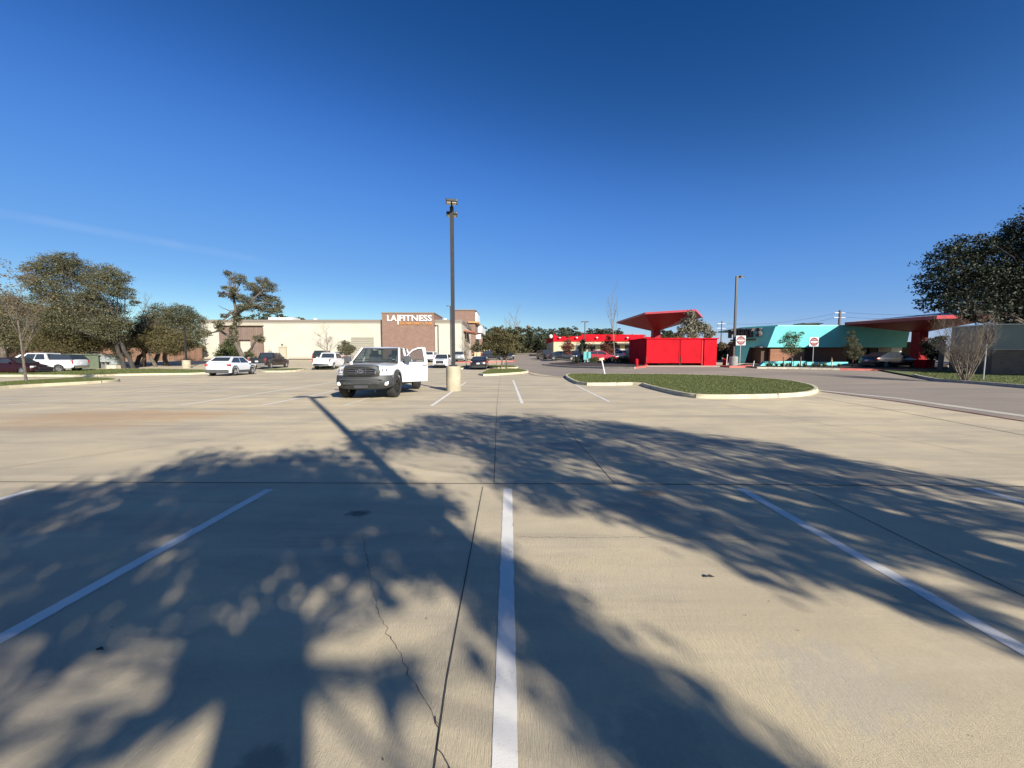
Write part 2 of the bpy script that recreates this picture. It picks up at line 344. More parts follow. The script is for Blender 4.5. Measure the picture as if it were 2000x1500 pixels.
def text_obj(name, body, width, height, m, parent, org, ux, uz, depth=.06, bold=0., shear=0., smallcaps=None):
    """lettering: org = lower left corner, ux along the line, uz up"""
    cu = bpy.data.curves.new(name, 'FONT'); cu.body = body; cu.extrude = .5; cu.offset = bold; cu.shear = shear; cu.resolution_u = 3
    to = bpy.data.objects.new('tmp', cu); C.objects.link(to)
    me = bpy.data.meshes.new_from_object(to.evaluated_get(bpy.context.evaluated_depsgraph_get())); C.objects.unlink(to); bpy.data.objects.remove(to)
    vs = [v.co.copy() for v in me.vertices]; x0, x1 = min(v.x for v in vs), max(v.x for v in vs); y0, y1 = min(v.y for v in vs), max(v.y for v in vs); z1 = max(abs(v.z) for v in vs)
    ux, uz, org = Vector(ux).normalized(), Vector(uz).normalized(), Vector(org); un = ux.cross(uz)
    for v in me.vertices:
        a, b, c = v.co; v.co = org+ux*((a-x0)/(x1-x0)*width)+uz*((b-y0)/(y1-y0)*height)+un*(c/z1*depth/2)
    me.name = name; me.materials.clear(); me.materials.append(m)
    o = bpy.data.objects.new(name, me); C.objects.link(o); o.parent = parent; return o

# ---- sheets that follow the terrain
def clip(poly, axis_, val, keep_less):
    out_ = []
    for i in range(len(poly)):
        a, b = poly[i], poly[(i+1) % len(poly)]; da, db = a[axis_]-val, b[axis_]-val
        if keep_less: da, db = -da, -db
        if da >= 0: out_.append(a)
        if (da > 0 and db < 0) or (da < 0 and db > 0):
            t = da/(da-db); out_.append((a[0]+(b[0]-a[0])*t, a[1]+(b[1]-a[1])*t))
    return out_
def lay_mb(mb, poly, off):
    poly = [(p[0], p[1]) for p in poly]
    xs, ys = [p[0] for p in poly], [p[1] for p in poly]
    j0 = max(0, int(np.searchsorted(GYn, min(ys)))-1); j1 = min(len(GY)-2, int(np.searchsorted(GYn, max(ys))))
    for j in range(j0, j1+1):
        row = clip(clip(poly, 1, GY[j], False), 1, GY[j+1], True)
        if len(row) < 3: continue
        rx = [p[0] for p in row]
        i0 = max(0, int(np.searchsorted(GXn, min(rx)))-1); i1 = min(len(GX)-2, int(np.searchsorted(GXn, max(rx))))
        for i in range(i0, i1+1):
            c = clip(clip(row, 0, GX[i], False), 0, GX[i+1], True)
            q = []
            for p in c:
                if not q or (abs(p[0]-q[-1][0])+abs(p[1]-q[-1][1])) > 1e-5: q.append(p)
            if len(q) > 2 and abs(q[0][0]-q[-1][0])+abs(q[0][1]-q[-1][1]) < 1e-5: q.pop()
            if len(q) < 3: continue
            ar = sum(q[k][0]*q[(k+1) % len(q)][1]-q[(k+1) % len(q)][0]*q[k][1] for k in range(len(q)))
            if abs(ar) < 1e-7: continue
            if ar < 0: q.reverse()
            mb.add([(x, y, gh(x, y)+off) for x, y in q], [tuple(range(len(q)))])
def lay(name, poly, off, m, **kw):
    mb = MB(); lay_mb(mb, poly, off); return tag(mb.build(name, m, fix=False), **kw)
def strip_poly(a, b, w_):
    a, b = Vector(a[:2]), Vector(b[:2]); d = (b-a).normalized(); s = Vector((-d.y, d.x))*w_/2
    return [a+s, b+s, b-s, a-s]
def lane(name, pts, w_, off, m, kind='structure'):
    mb = MB()
    for a, b in zip(pts, pts[1:]): lay_mb(mb, strip_poly(a, b, w_), off)
    return tag(mb.build(name, m, fix=False), kind=kind)
def inset(pts, d):
    n = len(pts); out_ = []; ar = sum(pts[i][0]*pts[(i+1) % n][1]-pts[(i+1) % n][0]*pts[i][1] for i in range(n)); sgn = 1 if ar > 0 else -1
    for i in range(n):
        a, b, c = Vector(pts[i-1][:2]), Vector(pts[i][:2]), Vector(pts[(i+1) % n][:2])
        d1, d2 = (b-a).normalized(), (c-b).normalized(); n1, n2 = Vector((-d1.y, d1.x)), Vector((-d2.y, d2.x)); m_ = n1+n2
        m_ = m_.normalized()/max(.5, m_.normalized().dot(n1)); out_.append(b+m_*d*sgn)
    return out_
def smooth_poly(pts, it=2):
    for _ in range(it):
        q = []
        for i in range(len(pts)):
            a, b = Vector(pts[i][:2]), Vector(pts[(i+1) % len(pts)][:2]); q += [a.lerp(b, .25), a.lerp(b, .75)]
        pts = q
    return pts
def resample(pts, step):
    q = []
    for i in range(len(pts)):
        a, b = Vector(pts[i][:2]), Vector(pts[(i+1) % len(pts)][:2]); k = max(1, int((b-a).length/step)); q += [a.lerp(b, t/k) for t in range(k)]
    return q
def kerb_ring(name, poly, m, kw_=.16, hgt=.15):
    """kerb with rounded nose following the closed outline, outer edge = outline"""
    poly = resample(poly, 1.0); rings = []
    for d, z in ((0, -.05), (.005, hgt*.7), (.03, hgt), (kw_, hgt), (kw_, -.05)):
        rings.append([(p.x, p.y, gh(p.x, p.y)+z) for p in (inset(poly, d) if d else [Vector(q[:2]) for q in poly])])
    n = len(poly); mb = MB(); mb.add([p for r in rings for p in r], [(k*n+i, k*n+(i+1) % n, (k+1)*n+(i+1) % n, (k+1)*n+i) for k in range(4) for i in range(n)])
    return mb.build(name, m, smooth=True)
def in_poly(x, y, poly):
    c = False; n = len(poly)
    for i in range(n):
        x1, y1 = poly[i][0], poly[i][1]; x2, y2 = poly[(i+1) % n][0], poly[(i+1) % n][1]
        if (y1 > y) != (y2 > y) and x < (x2-x1)*(y-y1)/(y2-y1)+x1: c = not c
    return c
def quads_mesh(name, V, m, parent, tint=None, k=4):
    n = len(V)//k; me = bpy.data.meshes.new(name); me.vertices.add(n*k); me.vertices.foreach_set('co', V.astype(np.float32).ravel())
    me.loops.add(n*k); me.loops.foreach_set('vertex_index', np.arange(n*k, dtype=np.int32)); me.polygons.add(n)
    me.polygons.foreach_set('loop_start', np.arange(0, n*k, k, dtype=np.int32)); me.update(calc_edges=True)
    if tint is not None:
        a = me.attributes.new('tint', 'FLOAT', 'POINT'); a.data.foreach_set('value', np.repeat(tint, k).astype(np.float32))
    me.materials.append(m); o = bpy.data.objects.new(name, me); C.objects.link(o); o.parent = parent; return o
M_BLADE = leaf_mat('grass_blade', (.076, .104, .026), (.13, .152, .043), (.24, .215, .10), .3)
def blades(name, poly, off, n, hgt, label_kind='stuff'):
    poly = [(p[0], p[1]) for p in poly]; xs, ys = [p[0] for p in poly], [p[1] for p in poly]; pts = []
    while len(pts) < n:
        x, y = random.uniform(min(xs), max(xs)), random.uniform(min(ys), max(ys))
        if in_poly(x, y, poly): pts.append((x, y, gh(x, y)+off))
    p = np.array(pts); a = RNG.uniform(0, 6.28, n); wd = RNG.uniform(.004, .012, n)[:, None]*(1+p[:, 1:2]*.04); hh = RNG.uniform(.4, 1, n)*hgt
    s = np.stack([np.cos(a), np.sin(a), a*0], 1); l_ = RNG.normal(0, .5, (n, 3))*hh[:, None]; l_[:, 2] = hh
    V = np.stack([p-s*wd, p+s*wd, p+l_], 1).reshape(-1, 3)
    return tag(quads_mesh(name, V, M_BLADE, None, RNG.random(n)**1.5, 3), kind='stuff', cat='grass')

# ------------------------------------------------------------------ GROUND
def grid_sheet(name, x0, x1, y0, y1, off, m):
    ii = [i for i, x in enumerate(GX) if x0 <= x <= x1]; jj = [j for j, y in enumerate(GY) if y0 <= y <= y1]
    vs = [(GX[i], GY[j], GH[j, i]+off) for j in jj for i in ii]; n = len(ii)
    me = bpy.data.meshes.new(name); me.from_pydata(vs, [], [(b*n+a, b*n+a+1, (b+1)*n+a+1, (b+1)*n+a) for b in range(len(jj)-1) for a in range(n-1)]); me.materials.append(m)
    me.polygons.foreach_set('use_smooth', [True]*len(me.polygons))
    o = bpy.data.objects.new(name, me); C.objects.link(o); return tag(o, kind='structure')
grid_sheet('ground', -1e4, 1e4, -1e4, 1e4, -.012, M_DRY)
grid_sheet('parking_lot', -70, 60, -8, 100, 0, M_CONC)
# asphalt drive behind the grass island and away to the right
q = lambda *a: [P(x, y) for x, y in a]
road = q((1600, 764), (2000, 820))+[Vector((11.5, 4, 0)), Vector((30, 4, 0)), Vector((58, 20, 0)), Vector((58, 34, 0)), Vector((30, 37, 0)), Vector((14, 39.5, 0)), Vector((12, 52, 0)), Vector((7.5, 60, 0)), Vector((7, 99, 0)), Vector((1.5, 99, 0)), Vector((-1.5, 48, 0)), P(1034, 727), P(1085, 735), P(1100, 736)]+q((1112, 731), (1250, 732.5), (1400, 734), (1480, 739), (1544, 745), (1590, 754))
lay('road', road, .004, M_ROAD, kind='structure')
lane('gutter', [P(1590, 762), P(1750, 778), P(2000, 813), Vector((11.6, 3, 0))], .34, .009, M_GUT)
lane('fire_lane_line', [P(1604, 765), P(1750, 784), P(2000, 823), Vector((11.3, 3, 0))], .1, .012, M_REDLINE)
lane('fire_lane_line', [P(1032, 729.5), P(1045, 733.5), P(1085, 736.5), P(1130, 738)], .14, .012, M_REDLINE)
# joints
J = [[(-900, 940), (-100, 941), (700, 944), (1400, 946.5), (2100, 951), (2900, 958)], [(943, 951), (905, 1150), (872, 1330), (848, 1500), (700, 2400)], [(978, 733), (974, 757), (970, 800), (965, 942)],
     [(1590, 775), (1760, 805), (2000, 850), (2600, 965)]]
for k, pl in enumerate(J): lane('pavement_joint', [P(*p) for p in pl], (.016, .007, .008, .022)[k], .004, M_JOINT)
J2 = [[(1590, 965), (1800, 1068), (2000, 1165), (2500, 1420)], [(1400, 788), (1540, 815), (1900, 885)], [(0, 915), (300, 873), (520, 842)], [(0, 800), (300, 777), (500, 762)], [(1200, 944), (1090, 820)]]
for pl in J2: lane('pavement_joint', [P(*p) for p in pl], .009, .004, M_CRACK)
for pl in [[(-400, 766), (380, 765), (662, 764), (897, 760.5), (1000, 757), (1128, 752.5)]]: lane('pavement_joint', [P(*p) for p in pl], .07, .004, M_PALE)
def crack(pix, w_):
    pts = [P(*p) for p in pix]; pl = []
    for a, b in zip(pts, pts[1:]):
        k = max(2, int((b-a).length/.035))
        for t in range(k): pl.append(a.lerp(b, t/k)+Vector((random.gauss(0, .006), random.gauss(0, .006), 0)))
    pl.append(pts[-1]); mb = MB()
    for i, (a, b) in enumerate(zip(pl, pl[1:])): lay_mb(mb, strip_poly(a, b, w_*random.uniform(.4, 1.2)), .004)
    return tag(mb.build('pavement_crack', M_CRACK, fix=False), kind='structure')
crack([(708, 1045), (720, 1110), (735, 1185), (770, 1260), (800, 1318), (835, 1380), (858, 1418)], .0035)
crack([(845, 1400), (858, 1425), (852, 1460), (872, 1500), (880, 1560)], .007)
crack([(1008, 1049), (1150, 1051), (1300, 1050), (1480, 1056)], .004)
# stall lines
def line(x, y0, y1, x1=None, m=None, w_=.1):
    x1 = x if x1 is None else x1
    o = MB(); k = max(2, int(abs(y1-y0)/.06)); L_, R_ = [], []
    for i in range(k+1):
        t = i/k; cx, cy = x+(x1-x)*t, y0+(y1-y0)*t; L_.append((cx-w_/2+random.gauss(0, .0016), cy)); R_.append((cx+w_/2+random.gauss(0, .0016), cy))
    lay_mb(o, L_+R_[::-1], .003 if y1 < 19 or x < 3 else .008); o = o.build('parking_line', m or M_LINE, fix=False); tag(o, kind='structure')
for x in (-8.25, -5.5, -2.78, -.015, 2.7, 5.45, 8.2): line(x, -.9, 4.38, x-.01)
line(.40, 12.55, 25, .20); line(3.36, 12.9, 20.6, 3.5); line(-2.45, 11.9, 23, -2.63)
for i, x in enumerate((-5.2, -7.8, -10.4, -13.2, -15.9, -18.6)): line(x, 12+.05*i, 22.6, x-.1, M_LINE2 if i not in (1, 2) else M_LINE)
for i in range(6): line(-1.5-2.75*i, 36.5, 42, None, M_LINE2)
for i in range(5): line(-24.5-2.75*i, 11.5+.2*i, 17, None, M_LINE2)

# ---- islands
def island(pix, n_bl, hgt, worn=False, smooth=1, nm='island'):
    poly = [P(*p) if len(p) == 2 else Vector(p) for p in pix]; poly = smooth_poly(poly, smooth)
    root = empty('traffic_island', (0, 0, 0)); root['kind'] = 'structure'
    kb = kerb_ring('kerb', poly, M_KERB); kb.parent = root
    rs = resample(poly, 1.0)
    for k in range(0, len(rs), 4):
        a_, c_ = Vector(rs[k][:2]), Vector(rs[(k+1) % len(rs)][:2]); t_ = (c_-a_).normalized(); nn = (inset(rs, .08)[k]-a_); m0 = a_+nn; z_ = gh(a_.x, a_.y)
        j = MB().box((m0.x, m0.y, z_+.073), (.018, .18, .16), (0, 0, math.atan2(nn.y, nn.x)-math.pi/2)).build('joint', M_JOINT, root)
    inn = inset(resample(poly, 1.0), .155); mb = MB(); lay_mb(mb, inn, .135); g = mb.build('soil', M_GRASS, root, fix=False)
    if n_bl: b = blades('grass', inset(inn, .03), .135, n_bl, hgt)
    return root, poly, inn
rI, polyI, innI = island([(1102, 736), (1112, 744), (1132, 753), (1190, 753), (1250, 752), (1262, 757), (1300, 767), (1345, 777), (1400, 779.5), (1500, 778), (1575, 774), (1600, 767), (1596, 759), (1575, 753), (1544, 747), (1480, 741), (1400, 736), (1246, 734), (1150, 733), (1112, 732.5)], 60000, .045)
rA, pA, iA = island([(932, 735), (978, 733), (1028, 729), (1034, 726), (1012, 721.5), (955, 722.5), (944, 727)], 9000, .06)
rB, pB, iB = island([(893, 721.5), (900, 716), (950, 714.5), (1005, 715.5), (1015, 718.5), (1000, 720.5), (958, 720.5), (952, 717.5), (912, 717.5), (908, 721)], 6000, .06, smooth=1)
rC, pC, iC = island([(-260, 788), (0, 760), (110, 753.5), (225, 747), (238, 744), (205, 741), (100, 744), (0, 751), (-260, 770)], 22000, .06)
rD, pD, iD = island([(-300, 738), (0, 735.5), (180, 736), (240, 733.5), (405, 731.5), (425, 727), (400, 724), (260, 722), (150, 724.5), (0, 730.5), (-300, 735)], 16000, .08)
rE, pE, iE = island([(608, 722), (650, 721), (668, 718.5), (640, 717), (612, 718)], 1500, .06)
rF, pF, iF = island([(570, 727), (600, 722), (590, 720.5), (520, 722.5), (500, 727)], 0, .06)

# ------------------------------------------------------------------ BUILDINGS
# fitness club: long cream front at Y = 73
YB = 73.0; GZ = gh(-30, YB)-.3
def X_(px, Y=YB): return at(px, 700, Y).x
def Z_(py, Y=YB): return at(1000, py, Y).z
M_CREAM = mat('cream_stucco', (.43, .408, .338), .9, var=.05, scale=.4, bump=.2, bscale=8)
M_CREAM2 = mat('cream_stucco_band', (.38, .345, .28), .9, var=.03)
M_COPING = mat('coping_metal', (.20, .17, .14), .5, var=.05)
M_BRICK = brick_mat('tan_red_brick', (.215, .128, .094), (.18, .108, .080), (.23, .17, .14), .6, .2, .014)
M_BRICK2 = brick_mat('brown_ribbed_cladding', (.20, .14, .108), (.165, .116, .092), (.10, .075, .062), .35, 30, .03)
M_SIGNW = mat('sign_white', (.62, .62, .61), .4, var=.02); M_SIGNO = mat('sign_orange', (.55, .26, .07), .5, var=.03)
gym = empty('gym_building', (0, 0, 0), 0, 'long cream stucco building with brick panel carrying big white lettering', 'building')
xl, xr = X_(393), X_(902)
zt, zc = Z_(631), Z_(626)
b = MB(); b.bx(xl, xr, YB, YB+26, GZ, zt); x_end, y_end = xr+.15, YB+17
b.build('wall', M_CREAM, gym)
b = MB(); b.bx(xl-.12, xr+.14, YB-.12, YB+26, zt, zt+.18); b.build('cream_band', M_CREAM2, gym)
b = MB(); b.bx(xl-.22, xr+.24, YB-.24, YB+26.1, zt+.18, zc+.12); b.build('coping', M_COPING, gym)
bx0, bx1 = X_(751), X_(850.5)
MB().bx(bx0, bx1, YB-1.0, YB+8, GZ, Z_(612, YB-1)).build('brick_panel', M_BRICK, gym)
MB().bx(bx0-.1, bx1+.1, YB-1.1, YB+8.1, Z_(612, YB-1), Z_(610, YB-1)).build('coping', M_COPING, gym)
ys = YB-1.08
def sgn(px, py): return at(px, py, ys)
def lettering(name, s, px0, px1, py0, py1, m, bold, sh=0, depth=.16):
    a = sgn(px0, py1); wv = sgn(px1, py1).x-a.x; hv = sgn(px0, py0).z-a.z
    return text_obj(name, s, wv, hv, m, gym, a, (1, 0, 0), (0, 0, 1), depth, bold, sh)
lettering('sign_lettering', 'LA', 756.3, 775.2, 615.4, 627.2, M_SIGNW, .022)
lettering('sign_lettering', 'FITNESS', 779.8, 843.6, 615.4, 627.2, M_SIGNW, .022)
MB().bx(sgn(777, 622).x-.05, sgn(777.6, 622).x+.06, ys-.08, ys+.08, Z_(634, ys), Z_(615, ys)).build('sign_bar', M_SIGNW, gym)
lettering('sign_lettering', 'S', 780.5, 784.8, 628.3, 634.0, M_SIGNO, .008, .2)
lettering('sign_lettering', 'IGNATURE', 785.6, 821, 629.4, 634.0, M_SIGNO, .008, .2)
lettering('sign_lettering', 'C', 825.5, 829.6, 628.3, 634.0, M_SIGNO, .008, .2)
lettering('sign_lettering', 'LUB', 830.8, 844, 629.4, 634.0, M_SIGNO, .008, .2)
# ribbed brown bay with a cream doorway on the left
rx0, rx1, dx0, dx1 = X_(434), X_(517), X_(471), X_(494)
b = MB(); b.bx(rx0, dx0, YB-.5, YB+.1, GZ, Z_(640)); b.bx(dx1, rx1, YB-.5, YB+.1, GZ, Z_(640)); b.bx(dx0, dx1, YB-.5, YB+.1, Z_(664), Z_(640)); b.build('ribbed_bay', M_BRICK2, gym)
MB().bx(rx0-.4, rx1+.15, YB-.9, YB+.1, Z_(637), Z_(634.5)).build('ledge', mat('ledge_tan', (.33, .27, .20), .8), gym)
MB().bx(X_(471), X_(494), YB-.3, YB-.1, Z_(665), Z_(663)).build('door_header', mat('header_brown', (.22, .17, .14), .8), gym)
d = MB(); d.bx(X_(547), X_(560), YB-.08, YB+.02, GZ, Z_(678.5)); d = d.build('door', mat('door_cream', (.38, .345, .26), .6), gym)
b = MB(); b.bx(X_(546), X_(547), YB-.14, YB, GZ, Z_(678)); b.bx(X_(560), X_(561), YB-.14, YB, GZ, Z_(678)); b.bx(X_(546), X_(561), YB-.14, YB, Z_(678.4), Z_(677.4)); b.build('frame', mat('frame_tan', (.3, .255, .17), .7), d)
MB().bx(X_(552.4), X_(554), YB-.3, YB, Z_(674), Z_(672)).build('wall_light', M_STEEL, gym)
MB().bx(xl+1, xr-.3, YB-.07, YB+.01, GZ, GZ+.75).build('base_course', mat('base_course_grey', (.36, .33, .26), .9), gym)
# square trellis on the cream wall
b = MB(); tx0, tx1, tz0, tz1 = X_(688), X_(731), Z_(697), Z_(659.5)
for i in range(13): x = tx0+(tx1-tx0)*i/12; b.bx(x-.05, x+.05, YB-.16, YB-.12, tz0, tz1)
for i in range(12): z = tz0+(tz1-tz0)*i/11; b.bx(tx0, tx1, YB-.20, YB-.16, z-.05, z+.05)
b.build('trellis', mat('trellis_grey', (.33, .31, .25), .7), gym)
# right end: side wall with awning and windows, brick tower, white entrance canopy
glass_mat('window_dark', (.05, .05, .055))
for (y0, y1) in ((76.5, 79.3), (81, 84)):
    wn = MB().bx(xr, xr+.12, y0, y1, GZ+.3, GZ+5.6).build('window', bpy.data.materials['window_dark'], gym); b = MB()
    for t in (0, .5, 1): b.bx(xr, xr+.2, y0+(y1-y0)*t-.06, y0+(y1-y0)*t+.06, GZ+.3, GZ+5.6)
    b.bx(xr, xr+.2, y0, y1, GZ+2.9, GZ+3.05); b.build('frame', M_COPING, wn)
MB().box((xr+1.0, 80.5, GZ+5.75), (2.0, 9.5, .28), (0, .12, 0)).build('awning', mat('awning_terracotta', (.30, .11, .07), .6), gym)
for y in (76.5, 80.5, 84.5): MB().tube([(xr+.02, y, GZ+6.7), (xr+1.9, y, GZ+5.8)], .04, 6).build('awning_stay', M_STEEL, gym)
tX0, tX1, tY = X_(886.5, 90), X_(928.5, 90), 90.0
MB().bx(tX0, tX1, tY, tY+11, GZ, Z_(606.5, tY)).build('tower', M_BRICK, gym)
MB().bx(tX0-.15, tX1+.18, tY-.2, tY+11.2, Z_(606.5, tY), Z_(604.5, tY)).build('coping', M_COPING, gym)
MB().bx(tX1, tX1+.35, tY+1, tY+9.5, Z_(627, tY), Z_(609, tY)).build('sign_panel', M_SIGNW, gym)
MB().bx(tX1-1.6, tX1+.7, tY-.5, tY+10, Z_(631, tY), Z_(628.2, tY)).build('ledge', mat('ledge_orange', (.42, .24, .10), .7), gym)
cX0, cX1 = X_(932.5, 94), X_(942, 94)
MB().bx(tX1+.1, X_(941.5, 96), 96, 110, Z_(649.5, 96), Z_(636, 96)).build('entrance_canopy', M_SIGNW, gym)
b = MB(); b.bx(X_(941.5, 106)-1.3, X_(941.5, 106)+.2, 105, 106.3, GZ, Z_(650, 105)); b.build('entrance_column', M_BRICK, gym)
MB().bx(tX1, tX1+1.2, 92, 92.3, Z_(662, 92), Z_(653, 92)).build('entrance_panel', M_SIGNW, gym)
MB().bx(tX1+.0, tX1+.12, 91.0, 100.5, GZ, GZ+5).build('entrance_glass', MATS.get('x') or bpy.data.materials['window_dark'], gym)
for px in (556, 617, 870): p = at(px, 624.6, YB); MB().box((p.x, YB-.1, zc+.25), (.5, .4, .3)).build('roof_light', M_WHITE, gym)
b = MB(); b.box((X_(505), YB+9, zc+.6), (5, 3, 1.4)); b.build('roof_unit', M_WHITE, gym)
# pale pavement along the club front and orange rock bank far behind
b = MB(); lay_mb(b, [(xl-4, YB-1.8), (xr+3.5, YB-1.8), (xr+3.5, 112), (xr, 112), (xr, YB), (xl-4, YB)], .13); o = b.build('pavement', M_GUT, fix=False); tag(o, kind='structure')
b = MB(); lay_mb(b, strip_poly((xl-4, YB-1.9), (xr+3.6, YB-1.9), .3), .10); o = b.build('kerb', M_REDKERB, fix=False); tag(o, kind='structure')

# long red and cream building at the right back
Y2 = 85.0; g2 = gh(20, Y2)-.4
red = empty('retail_building', (0, 0, 0), 0, 'low cream building with a bright red stepped parapet band', 'building')
M_CR2 = mat('cream_wall_warm', (.41, .37, .24), .9, var=.04, scale=.5)
x0, x1 = X_(1081, Y2), X_(1292, Y2); xa = X_(1255, Y2)
zr = Z_(667, Y2)
MB().bx(x0, x1, Y2, Y2+16, g2, zr).build('wall', M_CR2, red)
b = MB(); b.prism([(x0-.1, Y2-.15, zr), (xa, Y2-.15, zr), (xa, Y2-.15, Z_(653.5, Y2)), (X_(1134, Y2), Y2-.15, Z_(653, Y2)), (X_(1134, Y2), Y2-.15, Z_(656.5, Y2)), (X_(1104, Y2), Y2-.15, Z_(657.5, Y2)), (X_(1104, Y2), Y2-.15, Z_(657, Y2)), (X_(1096, Y2), Y2-.15, Z_(657, Y2)), (X_(1096, Y2), Y2-.15, Z_(659, Y2)), (X_(1090, Y2), Y2-.15, Z_(659, Y2)), (X_(1090, Y2), Y2-.15, Z_(656, Y2)), (X_(1084, Y2), Y2-.15, Z_(656, Y2)), (X_(1084, Y2), Y2-.15, Z_(652.5, Y2)), (x0-.1, Y2-.15, Z_(652.5, Y2))], (0, .5, 0))
b.bx(xa+1.2, x1, Y2+1.5, Y2+15, zr-.3, Z_(657, Y2)); b.bx(x0-.1, x0+.4, Y2+.35, Y2+16, zr, Z_(656, Y2)); b.build('parapet', M_RED, red)
b = MB(); b.bx(xa, xa+.5, Y2-.2, Y2+1.4, g2, Z_(653.5, Y2)); b.build('pilaster', mat('dark_red_pilaster', (.25, .02, .02), .7), red)
for (a, c_, z) in ((1137, 1180, 673.5), (1182, 1262, 672), ):
    b = MB(); b.bx(X_(a, Y2), X_(c_, Y2), Y2-1.6, Y2-.05, Z_(z, Y2)-.1, Z_(z, Y2)+.12)
    for t in (0, .5, 1): xx = X_(a, Y2)*(1-t)+X_(c_, Y2)*t; b.tube([(xx, Y2-.1, Z_(z-5, Y2)), (xx, Y2-1.5, Z_(z, Y2))], .04, 5)
    b.build('canopy', M_STEEL, red)
for px in (1092, 1125, 1164, 1223):
    lm = MB().lathe([(.0, 0), (.25, .05), (.28, .25), (0, .32)], 10, (X_(px, Y2), Y2-.5, Z_(661, Y2))).build('wall_light', M_WHITE, red, smooth=True)
for k in range(7): xx = X_(1100+k*24, Y2); MB().bx(xx, xx+1.6, Y2-.05, Y2+.02, g2+1.2, g2+2.8).build('window', bpy.data.materials['window_dark'], red)
ball = MB().lathe([(0, -.45), (.3, -.33), (.43, 0), (.3, .33), (0, .45)], 14, (X_(1075.5, 84), 84, Z_(657, 84))).build('globe', M_WHITE, red, smooth=True)
MB().tube([(X_(1075.5, 84), 84, Z_(657, 84)), (x0+.2, 85.2, Z_(657, 84))], .05, 6).build('globe_arm', M_STEEL, red)

# red dumpster enclosure and red inverted pyramid canopy
YE = 38.0; M_REDM = mat('red_gate_metal', (.39, .008, .015), .85, spec=.1, var=.10, scale=.9, bump=.15, bscale=5); 
enc = empty('dumpster_enclosure', (0, 0, 0), 0, 'bright red flat-walled dumpster enclosure with double gates below the tilted red canopy', 'enclosure')
ex0, ex1, exg = X_(1260.5, YE), X_(1399.5, YE), X_(1371.5, YE); ge = gh(16, YE)
zt_ = Z_(662, YE)
MB().bx(X_(1375, YE), ex1, YE, YE+5, ge-.1, zt_).build('wall', M_RED, enc)
b = MB(); b.bx(ex0, ex0+.3, YE+.1, YE+5, ge-.1, zt_); b.bx(ex0, ex1, YE+5.001, YE+5.3, ge-.1, zt_+.3); b.build('wall', M_RED, enc)
MB().bx(exg+.02, X_(1375, YE), YE+.12, YE+.5, ge-.1, zt_).build('post', mat('red_post', (.45, .015, .02), .6), enc)  # set-back post in a slightly brighter red than the wall
for a, c_ in ((1262, 1327.3), (1328.5, 1370.5)):
    gt = MB().bx(X_(a, YE), X_(c_, YE), YE-.04, YE+.04, ge+.28, zt_).build('gate', M_REDM, enc, bevel=.01)
    b = MB(); b.bx(X_(a, YE), X_(c_, YE), YE-.09, YE-.04, ge+.28, ge+.42); b.bx(X_(c_, YE)-.1, X_(c_, YE), YE-.07, YE-.04, ge+.28, zt_); b.build('rail', M_REDM, gt)
b = MB(); b.bx(ex0-.1, ex1+.1, YE-.12, YE+5.4, zt_, zt_+.1); b.build('cap', M_RED, enc)
for a in (1261.6, 1326.8, 1329.2): MB().tube([(X_(a, YE), YE-.06, ge), (X_(a, YE), YE-.06, ge+.9)], .03, 6).build('drop_bolt', M_STEEL, enc)
lay('pavement', [(ex0-2.2, YE-2.2), (ex1+.7, YE-2.2), (ex1+.7, YE+5.2), (ex0-1.0, YE+5.2)], .02, M_GUT, kind='structure')
can = empty('canopy', (0, 0, 0), 0, 'red inverted pyramid canopy on one column rising behind the red enclosure', 'canopy')
def canopy(root, tops, apex, thick, mt, mb_, medge, colr, zg, colm):
    T = [Vector(t) for t in tops]; L_ = [t-Vector((0, 0, thick)) for t in T]; c = sum(T, Vector())/len(T)
    MB().add(T+[c+Vector((0, 0, .05))], [(i, (i+1) % 4, 4) for i in range(4)]).build('roof', mt, root)
    MB().add(T+L_, [(i, (i+1) % 4, 4+(i+1) % 4, 4+i) for i in range(4)]).build('fascia', medge, root)
    a = Vector(apex); r_ = [a+Vector((dx*colr, dy*colr, 0)) for dx, dy in ((-1, -1), (1, -1), (1, 1), (-1, 1))]
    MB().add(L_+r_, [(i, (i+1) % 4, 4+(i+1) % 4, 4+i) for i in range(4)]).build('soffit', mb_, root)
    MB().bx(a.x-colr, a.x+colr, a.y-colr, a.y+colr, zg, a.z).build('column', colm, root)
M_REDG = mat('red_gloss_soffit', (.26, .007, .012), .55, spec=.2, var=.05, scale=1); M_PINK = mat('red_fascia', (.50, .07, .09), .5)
def c4(px, py, Y): return at(px, py, Y)
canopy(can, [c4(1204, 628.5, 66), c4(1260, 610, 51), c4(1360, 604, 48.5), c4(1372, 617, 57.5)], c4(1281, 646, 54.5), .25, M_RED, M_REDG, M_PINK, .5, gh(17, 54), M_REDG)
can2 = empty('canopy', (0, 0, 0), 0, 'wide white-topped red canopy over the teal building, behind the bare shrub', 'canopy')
YC = 36.0
canopy(can2, [c4(1650, 629.5, 41.7), c4(1830, 616, 30.5), c4(1968, 613, 36), c4(1850, 610, 46)], c4(1797, 648, 37), .28, mat('canopy_white_roof', (.60, .59, .57), .5), M_REDG, mat('fascia_dark_red', (.34, .035, .045), .6), .40, gh(38, 37)-.1, M_REDG)

